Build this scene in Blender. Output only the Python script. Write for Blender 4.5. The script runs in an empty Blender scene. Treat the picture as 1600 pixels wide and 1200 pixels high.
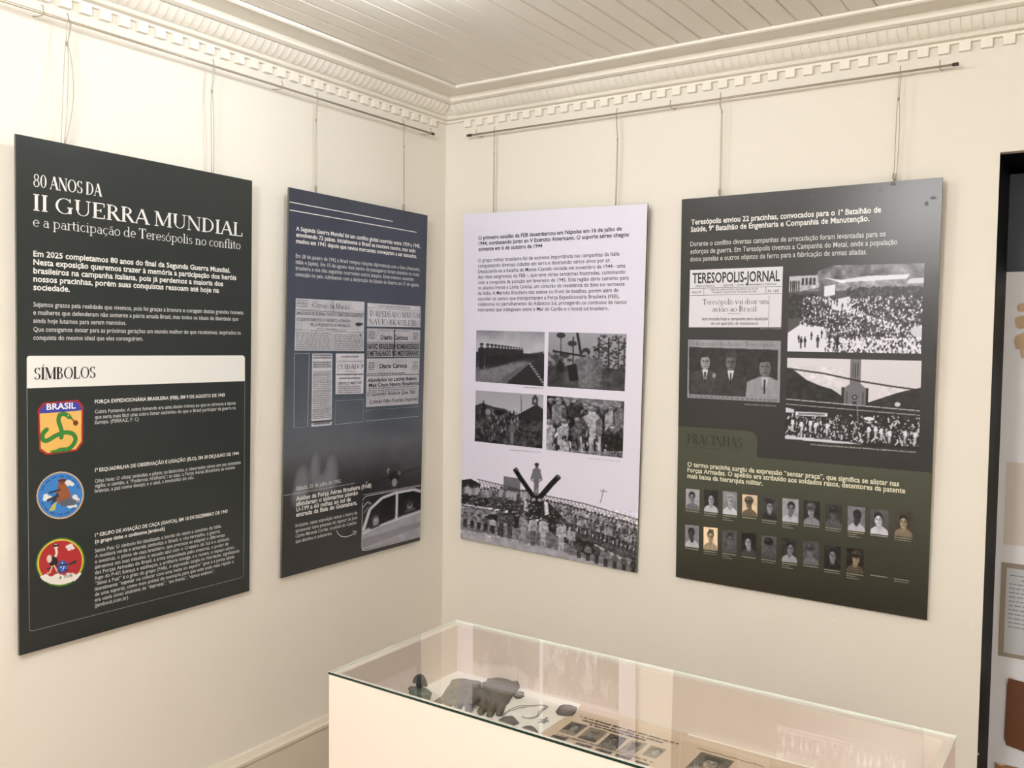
import bpy, bmesh, math, random
import numpy as np
from mathutils import Vector

random.seed(7)
SC = bpy.context.scene
COL = SC.collection

# ------------------------------------------------------------------ camera
F_PX = 1409.18
YAW, PITCH, ROLL = 0.5953, -0.0485, 0.0123
CAMP = np.array([2.1357, -2.6917, 1.5609])
_fw = np.array([-math.sin(YAW)*math.cos(PITCH), math.cos(YAW)*math.cos(PITCH), math.sin(PITCH)])
_r = np.cross(_fw, [0, 0, 1]); _r /= np.linalg.norm(_r)
_u = np.cross(_r, _fw)
RT = _r*math.cos(ROLL) + _u*math.sin(ROLL)
UP = -_r*math.sin(ROLL) + _u*math.cos(ROLL)
from mathutils import Matrix
cam = bpy.data.cameras.new('camera')
camo = bpy.data.objects.new('camera', cam); COL.objects.link(camo)
M = Matrix.Identity(4)
for i in range(3):
    M[i][0] = RT[i]; M[i][1] = UP[i]; M[i][2] = -_fw[i]; M[i][3] = CAMP[i]
camo.matrix_world = M
cam.sensor_width = 36.0
cam.lens = F_PX/1600*36
cam.clip_start = 0.05
SC.camera = camo

# ------------------------------------------------------------------ light and exposure
SC.view_settings.view_transform = 'Standard'
SC.view_settings.look = 'None'
SC.view_settings.exposure = 0.0
SC.view_settings.gamma = 1.0
SC.view_settings.use_curve_mapping = False
W = bpy.data.worlds.new('world'); SC.world = W; W.use_nodes = True
W.node_tree.nodes['Background'].inputs[0].default_value = (1.0, 0.97, 0.92, 1)
W.node_tree.nodes['Background'].inputs[1].default_value = 0.3
LAMPS = [  # x, y, radius, strength, colour, height of the globe's middle
    (1.25, -2.84, 0.20, 53, (1.0, 0.985, 0.985), 2.215),
    (0.715, -1.13, 0.045, 135, (0.86, 0.93, 1.0), 2.385),
    (2.95, -3.60, 0.20, 47, (1.0, 0.975, 0.96), 2.215),
]

# ------------------------------------------------------------------ helpers
def lin(c):
    c = np.asarray(c, float)
    return np.where(c <= 0.04045, c/12.92, ((c+0.055)/1.055)**2.4)

def rgb(r, g, b):
    v = lin(np.array([r, g, b])/255.0)
    return (float(v[0]), float(v[1]), float(v[2]), 1.0)

def mat(name, col, rough=0.5, spec=0.5, metal=0.0, bump=None, var=None, coat=0.0):
    m = bpy.data.materials.new(name); m.use_nodes = True
    nt = m.node_tree; b = nt.nodes['Principled BSDF']
    b.inputs['Base Color'].default_value = col
    b.inputs['Roughness'].default_value = rough
    b.inputs['Specular IOR Level'].default_value = spec
    b.inputs['Metallic'].default_value = metal
    b.inputs['Coat Weight'].default_value = coat
    tc = nt.nodes.new('ShaderNodeTexCoord')
    if var:
        n = nt.nodes.new('ShaderNodeTexNoise'); n.inputs['Scale'].default_value = var[0]
        n.inputs['Detail'].default_value = 4
        nt.links.new(tc.outputs['Object'], n.inputs['Vector'])
        mx = nt.nodes.new('ShaderNodeMix'); mx.data_type = 'RGBA'
        mx.inputs['A'].default_value = col
        mx.inputs['B'].default_value = tuple(min(1, c*var[1]) for c in col[:3])+(1,)
        nt.links.new(n.outputs['Fac'], mx.inputs['Factor'])
        nt.links.new(mx.outputs['Result'], b.inputs['Base Color'])
    if bump:
        n2 = nt.nodes.new('ShaderNodeTexNoise'); n2.inputs['Scale'].default_value = bump[0]
        n2.inputs['Detail'].default_value = 5
        nt.links.new(tc.outputs['Object'], n2.inputs['Vector'])
        bp = nt.nodes.new('ShaderNodeBump'); bp.inputs['Strength'].default_value = bump[1]
        bp.inputs['Distance'].default_value = bump[2]
        nt.links.new(n2.outputs['Fac'], bp.inputs['Height'])
        nt.links.new(bp.outputs['Normal'], b.inputs['Normal'])
    return m

M_WALL = mat('cream_wall_paint', rgb(231, 226, 215), 0.65, 0.3, bump=(9, 0.25, 0.01), var=(2.5, 0.97))
M_TRIM = mat('cornice_plaster_paint', rgb(238, 233, 221), 0.55, 0.3, bump=(25, 0.15, 0.004))
M_CEIL = mat('glossy_ceiling_board_paint', rgb(236, 231, 219), 0.3, 0.5, bump=(6, 0.15, 0.006))
M_BASE = mat('baseboard_paint', rgb(214, 205, 187), 0.5, 0.4, bump=(14, 0.2, 0.004))
M_FLOOR = mat('brown_floor_wood', rgb(156, 133, 114), 0.4, 0.5, var=(3, 0.7))
M_ROD = mat('beige_rod_metal', rgb(170, 160, 142), 0.32, 0.6, 0.25, var=(30, 0.85))
M_DARKMETAL = mat('dark_rod_end', rgb(70, 64, 58), 0.4, 0.5, 0.6)
M_CORD = mat('beige_nylon_cord', rgb(186, 178, 158), 0.6, 0.3, var=(60, 0.8))
M_KNOT = mat('cord_knot', rgb(160, 150, 130), 0.7, 0.3)
M_CASE = mat('white_case_lacquer', rgb(232, 216, 205), 0.45, 0.4, var=(3, 0.98))
M_CASEIN = mat('white_case_inside', rgb(246, 241, 232), 0.6, 0.3, var=(3, 0.98))
M_GREEN = mat('green_glass_edge', rgb(10, 52, 40), 0.2, 0.5, var=(12, 0.5))
M_GLEDGE = mat('pale_glass_arris', rgb(226, 232, 222), 0.25, 0.6)
M_BLACKDOOR = mat('black_door_lining', rgb(12, 10, 9), 0.6, 0.12, var=(8, 0.8))
M_SIDE = mat('panel_board_edge', rgb(96, 94, 84), 0.6, 0.3)
M_LAMPPLATE = mat('lamp_plate', rgb(230, 230, 228), 0.4)

def emit(name, col, s):
    m = bpy.data.materials.new(name); m.use_nodes = True
    nt = m.node_tree; nt.nodes.remove(nt.nodes['Principled BSDF'])
    e = nt.nodes.new('ShaderNodeEmission'); e.inputs[0].default_value = (*col, 1); e.inputs[1].default_value = s
    nt.links.new(e.outputs[0], nt.nodes['Material Output'].inputs[0])
    return m

def glass_mat():
    m = bpy.data.materials.new('clear_glass'); m.use_nodes = True
    nt = m.node_tree; nt.nodes.remove(nt.nodes['Principled BSDF'])
    t = nt.nodes.new('ShaderNodeBsdfTransparent'); t.inputs[0].default_value = (0.985, 0.992, 0.987, 1)
    g = nt.nodes.new('ShaderNodeBsdfGlossy'); g.inputs['Roughness'].default_value = 0.012
    g.inputs[0].default_value = (1, 1, 1, 1)
    f = nt.nodes.new('ShaderNodeFresnel'); f.inputs[0].default_value = 1.5
    mx = nt.nodes.new('ShaderNodeMixShader')
    ge = nt.nodes.new('ShaderNodeNewGeometry'); mr = nt.nodes.new('ShaderNodeMapRange')   # the same 1.5 on either side of the sheet
    mr.inputs[3].default_value = 1.5; mr.inputs[4].default_value = 1/1.5
    nt.links.new(ge.outputs['Backfacing'], mr.inputs[0]); nt.links.new(mr.outputs[0], f.inputs[0])
    nt.links.new(f.outputs[0], mx.inputs[0]); nt.links.new(t.outputs[0], mx.inputs[1]); nt.links.new(g.outputs[0], mx.inputs[2])
    nt.links.new(mx.outputs[0], nt.nodes['Material Output'].inputs[0])
    return m
M_GLASS = glass_mat()

def ink(name, col, rough=0.29, spec=0.5):
    return mat(name, col, rough, spec)

def print_mat(name, rough=0.29, spec=0.5):
    m = bpy.data.materials.new(name); m.use_nodes = True
    nt = m.node_tree; b = nt.nodes['Principled BSDF']
    a = nt.nodes.new('ShaderNodeAttribute'); a.attribute_name = 'Col'
    nt.links.new(a.outputs['Color'], b.inputs['Base Color'])
    b.inputs['Roughness'].default_value = rough
    b.inputs['Specular IOR Level'].default_value = spec
    return m
M_PRINT = print_mat('printed_picture')
M_PAPERPRINT = print_mat('newsprint_picture', 0.8, 0.2)

def tag(o, label=None, cat=None, group=None, kind=None):
    if label: o['label'] = label
    if cat: o['category'] = cat
    if group: o['group'] = group
    if kind: o['kind'] = kind
    return o

def wpos(o):
    v = Vector((0, 0, 0))
    while o is not None:
        v = v + o.location; o = o.parent
    return v

def mesh_obj(name, verts, faces, m, parent=None, base=None, smooth=False):
    """verts in world coordinates; stored relative to parent's origin (or to base)."""
    verts = np.asarray(verts, float).reshape(-1, 3)
    me = bpy.data.meshes.new(name)
    if parent is not None:
        off = np.array(wpos(parent)); loc = (0, 0, 0)
    elif base is not None:
        off = np.array(base, float); loc = tuple(base)
    else:
        off = np.zeros(3); loc = (0, 0, 0)
    me.from_pydata((verts-off).tolist(), [], faces if isinstance(faces, list) else faces.tolist())
    if isinstance(m, (list, tuple)):
        for q in m: me.materials.append(q)
    else:
        me.materials.append(m)
    me.update()
    if smooth:
        me.polygons.foreach_set('use_smooth', [True]*len(me.polygons))
    o = bpy.data.objects.new(name, me); COL.objects.link(o)
    o.location = loc
    if parent is not None: o.parent = parent
    return o

def thing(name, label, cat, loc, group=None):
    o = bpy.data.objects.new(name, None); COL.objects.link(o)
    o.location = loc; o.empty_display_size = 0.05
    return tag(o, label, cat, group)

def box_vf(x0, x1, y0, y1, z0, z1):
    v = [(x0, y0, z0), (x1, y0, z0), (x1, y1, z0), (x0, y1, z0), (x0, y0, z1), (x1, y0, z1), (x1, y1, z1), (x0, y1, z1)]
    f = [(0, 3, 2, 1), (4, 5, 6, 7), (0, 1, 5, 4), (1, 2, 6, 5), (2, 3, 7, 6), (3, 0, 4, 7)]
    return v, f

def boxes(lst):
    V, Fs = [], []
    for b in lst:
        v, f = box_vf(*b); n = len(V)
        V += v; Fs += [tuple(i+n for i in q) for q in f]
    return V, Fs

def bevel_box(name, b, m, parent=None, base=None, w=0.002):
    v, f = box_vf(*b)
    o = mesh_obj(name, v, f, m, parent, base)
    bm = bmesh.new(); bm.from_mesh(o.data)
    bmesh.ops.bevel(bm, geom=list(bm.edges), offset=w, segments=2, affect='EDGES', profile=0.5)
    bm.to_mesh(o.data); bm.free()
    return o

def tube_vf(pts, r, n=8, cap=True):
    pts = [np.array(p, float) for p in pts]
    rs = r if isinstance(r, (list, tuple)) else [r]*len(pts)
    V, Fs = [], []
    t0 = pts[1]-pts[0]; ref = np.array([0, 0, 1.0]) if abs(t0[2]) < 0.9*np.linalg.norm(t0) else np.array([1.0, 0, 0])
    for i, p in enumerate(pts):
        a = pts[min(i+1, len(pts)-1)]-pts[max(i-1, 0)]; a = a/np.linalg.norm(a)
        s = np.cross(a, ref)
        if np.linalg.norm(s) < 1e-6: s = np.cross(a, [0, 1, 0])
        s /= np.linalg.norm(s); q = np.cross(s, a); ref = q
        for k in range(n):
            an = 2*math.pi*k/n
            V.append(p+rs[i]*(s*math.cos(an)+q*math.sin(an)))
    for i in range(len(pts)-1):
        for k in range(n):
            Fs.append((i*n+k, i*n+(k+1) % n, (i+1)*n+(k+1) % n, (i+1)*n+k))
    if cap:
        Fs.append(tuple(range(n))[::-1]); Fs.append(tuple((len(pts)-1)*n+k for k in range(n)))
    return V, Fs

def join_vf(parts):
    V, Fs = [], []
    for v, f in parts:
        n = len(V); V += list(v); Fs += [tuple(i+n for i in q) for q in f]
    return V, Fs

def lathe_vf(c, prof, n=20, sx=1, sy=1):
    V, Fs = [], []
    for r, z in prof:
        for k in range(n):
            a = 2*math.pi*k/n
            V.append((c[0]+sx*r*math.cos(a), c[1]+sy*r*math.sin(a), c[2]+z))
    for i in range(len(prof)-1):
        for k in range(n):
            Fs.append((i*n+k, i*n+(k+1) % n, (i+1)*n+(k+1) % n, (i+1)*n+k))
    Fs.append(tuple(range(n))[::-1]); Fs.append(tuple((len(prof)-1)*n+k for k in range(n)))
    return V, Fs

def ico_vf(c, rx, ry, rz, n=12, m=8):
    prof = [(math.sin(math.pi*(i+0.02)/(m+0.04)), -math.cos(math.pi*(i+0.02)/(m+0.04))) for i in range(m+1)]
    V, Fs = lathe_vf((0, 0, 0), prof, n)
    return [(c[0]+x*rx, c[1]+y*ry, c[2]+z*rz) for x, y, z in V], Fs

# sight lines of the photograph, met with real planes of the room
def dirpx(x, y): return _fw + RT*(x-800)/F_PX - UP*(y-600)/F_PX
def hit(x, y, ax, val):
    d = dirpx(x, y); return CAMP + d*((val-CAMP[ax])/d[ax])

class Sheet:
    """a flat printed surface: origin o, right u, up v, outward n"""
    def __init__(s, o, u, v):
        s.o = np.array(o, float); s.u = np.array(u, float)/np.linalg.norm(u); s.v = np.array(v, float)/np.linalg.norm(v)
        s.n = np.cross(s.u, s.v)
    def px(s, x, y):
        d = dirpx(x, y); t = ((s.o-CAMP)@s.n)/(d@s.n); p = CAMP+d*t-s.o
        return np.array([p@s.u, p@s.v])
    def w(s, uv, h=0.0):
        uv = np.asarray(uv, float)
        return s.o + uv[..., 0:1]*s.u + uv[..., 1:2]*s.v + h*s.n
    def row(s, xl, yl, xr):
        a = s.px(xl, yl); y = yl
        for _ in range(4):
            b = s.px(xr, y); c = s.px(xr, y+1)
            y += (a[1]-b[1])/(c[1]-b[1])
        return a, s.px(xr, y)[0]

H1 = 0.0004   # print above board

# ------------------------------------------------------------------ sans lettering (built-in font outlines)
_cache = {}
def sans_raw(text, bold, space=1.0):
    key = (text, bold)
    if key in _cache: return _cache[key]
    cu = bpy.data.curves.new('t', 'FONT'); cu.body = text; cu.size = 1.0
    cu.resolution_u = 2; cu.offset = 0.022 if bold else 0.007
    o = bpy.data.objects.new('t', cu); COL.objects.link(o)
    dg = bpy.context.evaluated_depsgraph_get()
    me = bpy.data.meshes.new_from_object(o.evaluated_get(dg))
    v = np.empty(len(me.vertices)*3); me.vertices.foreach_get('co', v); v = v.reshape(-1, 3)[:, :2]
    f = [tuple(p.vertices) for p in me.polygons]
    COL.objects.unlink(o); bpy.data.objects.remove(o); bpy.data.curves.remove(cu); bpy.data.meshes.remove(me)
    _cache[key] = (v, f)
    return v, f
_hv, _ = sans_raw('H', False)
SANS_CAP = float(_hv[:, 1].max()); SANS_X = float(sans_raw('x', False)[0][:, 1].max())
def sans_shape(v):      # taller small letters, as in the photographed typeface
    k = .745*SANS_CAP/SANS_X; y = v[:, 1]
    v[:, 1] = np.where(y < 0, y, np.where(y < SANS_X, y*k, SANS_X*k+(y-SANS_X)*(SANS_CAP-SANS_X*k)/(SANS_CAP-SANS_X)))
    return v

# ------------------------------------------------------------------ serif lettering (own strokes)
T, t = 0.16, 0.062
def l(x0, y0, x1, y1, w=T): return ('l', x0, y0, x1, y1, w)
def a(cx, cy, rx, ry, a0, a1, w=T): return ('a', cx, cy, rx, ry, a0, a1, w)
def s(x, y, h=0.15): return ('l', x-h, y, x+h, y, t)
st = lambda x, y0=0, y1=1, w=T: l(x, y0, x, y1, w)
G = {
 'A': (.9, [l(.08, 0, .44, 1, .06), l(.44, 1, .8, 0), l(.2, .35, .68, .35, t), s(.08, .02, .11), s(.8, .02)]),
 'B': (.8, [st(.2), a(.36, .76, .22, .23, -90, 90), a(.38, .27, .27, .26, -90, 90), l(.05, .98, .38, .98, t), l(.2, .52, .38, .52, t), l(.05, .02, .4, .02, t)]),
 'C': (.9, [a(.5, .5, .4, .49, 48, 312), l(.8, .98, .8, .72, t), l(.8, .2, .8, .1, t)]),
 'D': (.95, [st(.2), a(.4, .5, .42, .48, -90, 90), l(.05, .98, .4, .98, t), l(.05, .02, .4, .02, t)]),
 'E': (.8, [st(.2), l(.05, .98, .7, .98, t), l(.2, .52, .52, .52, t), l(.05, .02, .72, .02, t), l(.7, 1, .7, .76, t), l(.72, 0, .72, .26, t), l(.52, .63, .52, .41, t)]),
 'F': (.72, [st(.2), l(.05, .98, .68, .98, t), l(.2, .52, .52, .52, t), s(.2, .02), l(.68, 1, .68, .76, t), l(.52, .63, .52, .41, t)]),
 'G': (1.0, [a(.5, .5, .42, .49, 50, 305), l(.8, .98, .8, .74, t), st(.8, 0.04, .42), s(.8, .42)]),
 'H': (1.0, [st(.2), st(.8), l(.2, .52, .8, .52, t), s(.2, .02), s(.2, .98), s(.8, .02), s(.8, .98)]),
 'I': (.42, [st(.21), s(.21, .02), s(.21, .98)]),
 'J': (.5, [st(.3, .15, 1), a(.17, .16, .13, .15, 200, 360), s(.3, .98)]),
 'L': (.78, [st(.2), l(.05, .02, .7, .02, t), l(.7, 0, .7, .26, t), s(.2, .98)]),
 'M': (1.15, [st(.14, 0, 1, .05), l(.16, 1, .56, .06), l(.56, .06, .96, 1, .05), st(.98), s(.14, .02, .12), s(.98, .02), s(.12, .98, .1), s(1.0, .98, .12)]),
 'N': (1.0, [st(.15, 0, 1, .05), l(.15, 1, .84, 0, .14), st(.84, 0, 1, .05), s(.15, .02, .12), s(.84, .98, .13), s(.12, .98, .1)]),
 'O': (1.0, [a(.5, .5, .42, .49, 0, 360)]),
 'P': (.78, [st(.2), a(.38, .74, .26, .24, -90, 90), l(.05, .98, .38, .98, t), l(.2, .5, .38, .5, t), s(.2, .02)]),
 'R': (.85, [st(.2), a(.38, .75, .24, .23, -90, 90), l(.05, .98, .38, .98, t), l(.2, .52, .38, .52, t), s(.2, .02), l(.4, .52, .76, 0), s(.8, .02, .08)]),
 'S': (.7, [a(.35, .74, .24, .24, 35, 270), a(.35, .26, .26, .25, -145, 90), l(.57, .97, .57, .76, t), l(.11, .26, .11, .04, t)]),
 'T': (.85, [st(.42), l(.04, .98, .8, .98, t), l(.05, 1, .05, .76, t), l(.79, 1, .79, .76, t), s(.42, .02)]),
 'U': (.98, [st(.2, .34, 1), a(.5, .34, .3, .32, 180, 360, .1), st(.8, .34, 1, .05), s(.2, .98), s(.8, .98, .13)]),
 'V': (.9, [l(.1, 1, .46, 0), l(.46, 0, .82, 1, .05), s(.1, .98), s(.82, .98, .11)]),
 '8': (.72, [a(.36, .76, .22, .23, 0, 360, .1), a(.36, .27, .27, .26, 0, 360, .12)]),
 '0': (.72, [a(.36, .5, .27, .49, 0, 360)]),
 'a': (.62, [a(.29, .2, .2, .19, 0, 360, .09), st(.48, 0, .45, .11), a(.3, .44, .18, .17, 0, 155, .09), s(.54, .02, .06)]),
 'b': (.74, [st(.17, 0, 1, .11), a(.4, .31, .25, .31, 0, 360, .1), s(.11, .98, .08)]),
 'c': (.6, [a(.34, .31, .26, .31, 45, 315, .11)]),
 'ç': (.6, [a(.34, .31, .26, .31, 45, 315, .11), l(.34, 0, .4, -.12, .05), l(.4, -.12, .28, -.2, .05)]),
 'd': (.74, [a(.32, .31, .25, .31, 0, 360, .1), st(.57, 0, 1, .11), s(.51, .98, .08), s(.63, .02, .06)]),
 'e': (.62, [a(.33, .31, .26, .31, 0, 318, .11), l(.08, .33, .58, .33, t)]),
 'f': (.42, [st(.18, 0, .8, .11), a(.35, .8, .17, .19, 50, 180, .08), l(.04, .6, .38, .6, t), s(.18, .02, .13)]),
 'h': (.76, [st(.17, 0, 1, .11), a(.38, .4, .2, .21, 0, 180, .09), st(.58, 0, .42, .11), s(.17, .02, .12), s(.58, .02, .12), s(.11, .98, .08)]),
 'i': (.36, [st(.18, 0, .62, .11), s(.18, .02, .13), s(.12, .61, .08), a(.18, .84, .035, .035, 0, 360, .07)]),
 'l': (.36, [st(.18, 0, 1, .11), s(.18, .02, .13), s(.12, .98, .08)]),
 'm': (1.12, [st(.17, 0, .62, .11), a(.37, .41, .19, .2, 0, 180, .09), st(.56, 0, .42, .11), a(.75, .41, .19, .2, 0, 180, .09), st(.94, 0, .42, .11), s(.17, .02, .12), s(.56, .02, .1), s(.94, .02, .12), s(.11, .61, .07)]),
 'n': (.76, [st(.17, 0, .62, .11), a(.38, .41, .2, .2, 0, 180, .09), st(.58, 0, .42, .11), s(.17, .02, .12), s(.58, .02, .12), s(.11, .61, .07)]),
 'o': (.68, [a(.34, .31, .27, .31, 0, 360, .11)]),
 'p': (.74, [st(.17, -.3, .62, .11), a(.4, .31, .25, .31, 0, 360, .1), s(.17, -.29, .13), s(.11, .61, .08)]),
 'r': (.5, [st(.17, 0, .62, .11), a(.36, .42, .17, .18, 40, 150, .08), s(.17, .02, .13), s(.11, .61, .07)]),
 's': (.5, [a(.26, .46, .16, .15, 30, 270, .09), a(.26, .16, .17, .16, -150, 90, .09)]),
 't': (.42, [st(.18, .12, .82, .11), a(.3, .14, .12, .13, 190, 300, .08), l(.03, .6, .38, .6, t)]),
 'u': (.76, [st(.17, .2, .62, .11), a(.37, .2, .2, .19, 180, 360, .08), st(.57, 0, .62, .11), s(.11, .61, .08), s(.63, .02, .06)]),
 'v': (.62, [l(.07, .62, .31, 0, .11), l(.31, 0, .55, .62, .045), s(.07, .61, .1), s(.55, .61, .09)]),
 '-': (.4, [l(.04, .4, .36, .4, .09)]), '!': (.36, [st(.18, .3, 1), a(.18, .06, .04, .04, 0, 360, .08)]),
 '"': (.34, [l(.1, 1, .1, .8, .06), l(.22, 1, .22, .8, .06)]), ' ': (.32, []), '.': (.3, [a(.14, .05, .04, .04, 0, 360, .08)]),
}
def _acc(base, dx, kind, up):
    adv, pr = G[base]
    extra = [l(dx-.04, up, dx+.12, up+.2, .06)] if kind == 'ac' else [l(dx-.16, up+.03, dx-.05, up+.12, .05), l(dx-.05, up+.12, dx+.05, up+.05, .05), l(dx+.05, up+.05, dx+.16, up+.14, .05)]
    return (adv, pr+extra)
G['ã'] = _acc('a', .3, 'ti', .7); G['ó'] = _acc('o', .32, 'ac', .7); G['Í'] = _acc('I', .2, 'ac', 1.06)

def serif_raw(text, wm=1.0):
    V, Fs = [], []; x = 0.0
    for ch in text:
        adv, prs = G[ch]
        for p in prs:
            if p[0] == 'l':
                _, x0, y0, x1, y1, w = p
                if w > .08: w *= wm
                d = np.array([x1-x0, y1-y0]); L = np.linalg.norm(d)
                nx, ny = -d[1]/L*w/2, d[0]/L*w/2
                if abs(d[1]) > abs(d[0])*0.3 and abs(d[0]) > 1e-6:      # slanted stroke: cut ends level
                    nx, ny = -w/2*math.copysign(1, d[1])/max(0.5, abs(d[1])/L), 0
                n = len(V)
                V += [(x+x0-nx, y0-ny), (x+x1-nx, y1-ny), (x+x1+nx, y1+ny), (x+x0+nx, y0+ny)]
                Fs.append((n, n+1, n+2, n+3))
            else:
                _, cx, cy, rx, ry, a0, a1, w = p
                w *= wm
                k = max(4, int(abs(a1-a0)/18)); n = len(V)
                for i in range(k+1):
                    an = math.radians(a0+(a1-a0)*i/k); c, sn = math.cos(an), math.sin(an)
                    ww = (t+(w-t)*abs(c)**1.5)/2
                    V += [(x+cx+(rx-ww)*c, cy+(ry-ww)*sn), (x+cx+(rx+ww*.6)*c, cy+(ry+ww*.3)*sn)]
                for i in range(k):
                    Fs.append((n+2*i, n+2*i+1, n+2*i+3, n+2*i+2))
        x += adv
    return np.array(V, float).reshape(-1, 2), Fs

def lettering(name, sheet, lines, m, parent, cap, style='sans', bold=False, italic=0.0, h=H1, label=None, wm=1.0):
    """lines: (x left, y baseline, x right, text) read off the photograph; cap = capital height in px"""
    V, Fs = [], []
    for ln in lines:
        xl, yl, xr, text = ln[:4]
        cp = ln[4] if len(ln) > 4 else cap
        a0, u1 = sheet.row(xl, yl, xr)
        hh = (sheet.px(xl, yl-cp)-a0)[1]
        v, f = serif_raw(text, wm) if style == 'serif' else sans_raw(text, bold)
        ch = 1.0 if style == 'serif' else SANS_CAP
        v = v.copy() if style == 'serif' or text.upper() == text else sans_shape(v.copy()); x0, x1 = v[:, 0].min(), v[:, 0].max()
        uu = (v[:, 0]-x0)/(x1-x0)*(u1-a0[0]); vv = v[:, 1]/ch*hh
        uv = np.stack([a0[0]+uu+italic*vv, a0[1]+vv], -1)
        n = len(V); V += list(sheet.w(uv, h)); Fs += [tuple(i+n for i in q) for q in f]
    o = mesh_obj(name, V, Fs, m, parent)
    if label: o['label'] = label
    return o

def flat(name, sheet, polys, m, parent, h=H1, label=None):
    """polys: lists of photograph points lying in the sheet"""
    V, Fs = [], []
    for P in polys:
        n = len(V); V += [sheet.w(sheet.px(*q), h) for q in P]; Fs.append(tuple(range(n, n+len(P))))
    o = mesh_obj(name, V, Fs, m, parent)
    # face outwards
    if len(o.data.polygons) and Vector(o.data.polygons[0].normal).dot(Vector(sheet.n)) < 0: o.data.flip_normals()
    if label: o['label'] = label
    return o

def stroke(name, sheet, paths, wpx, m, parent, h=H1, label=None, closed=False):
    """line work: width in metres"""
    V, Fs = [], []
    for P in paths:
        q = [sheet.px(*p) for p in P]
        if closed: q = q+[q[0], q[1]]
        L, R = [], []
        for i, p in enumerate(q):
            d = q[min(i+1, len(q)-1)]-q[max(i-1, 0)]; d /= np.linalg.norm(d)
            nn = np.array([-d[1], d[0]])*wpx/2
            L.append(p+nn); R.append(p-nn)
        n = len(V)
        for A, B in zip(L, R): V += [sheet.w(B, h), sheet.w(A, h)]
        for i in range(len(q)-1): Fs.append((n+2*i, n+2*i+2, n+2*i+3, n+2*i+1))
    o = mesh_obj(name, V, Fs, m, parent)
    if label: o['label'] = label
    return o

def rounded(P, r, sheet=None, n=5):
    """round the corners of a px polygon by fraction of neighbours (absolute px r)"""
    out = []
    for i, c in enumerate(P):
        c = np.array(c, float); p = np.array(P[i-1], float); q = np.array(P[(i+1) % len(P)], float)
        d0 = (p-c)/np.linalg.norm(p-c); d1 = (q-c)/np.linalg.norm(q-c)
        rr = r[i] if isinstance(r, (list, tuple)) else r
        if rr <= 0: out.append(tuple(c)); continue
        A = c+d0*rr; B = c+d1*rr
        for k in range(n+1):
            s_ = k/n; out.append(tuple((1-s_)**2*A+2*s_*(1-s_)*c+s_**2*B))
    return out

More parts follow.
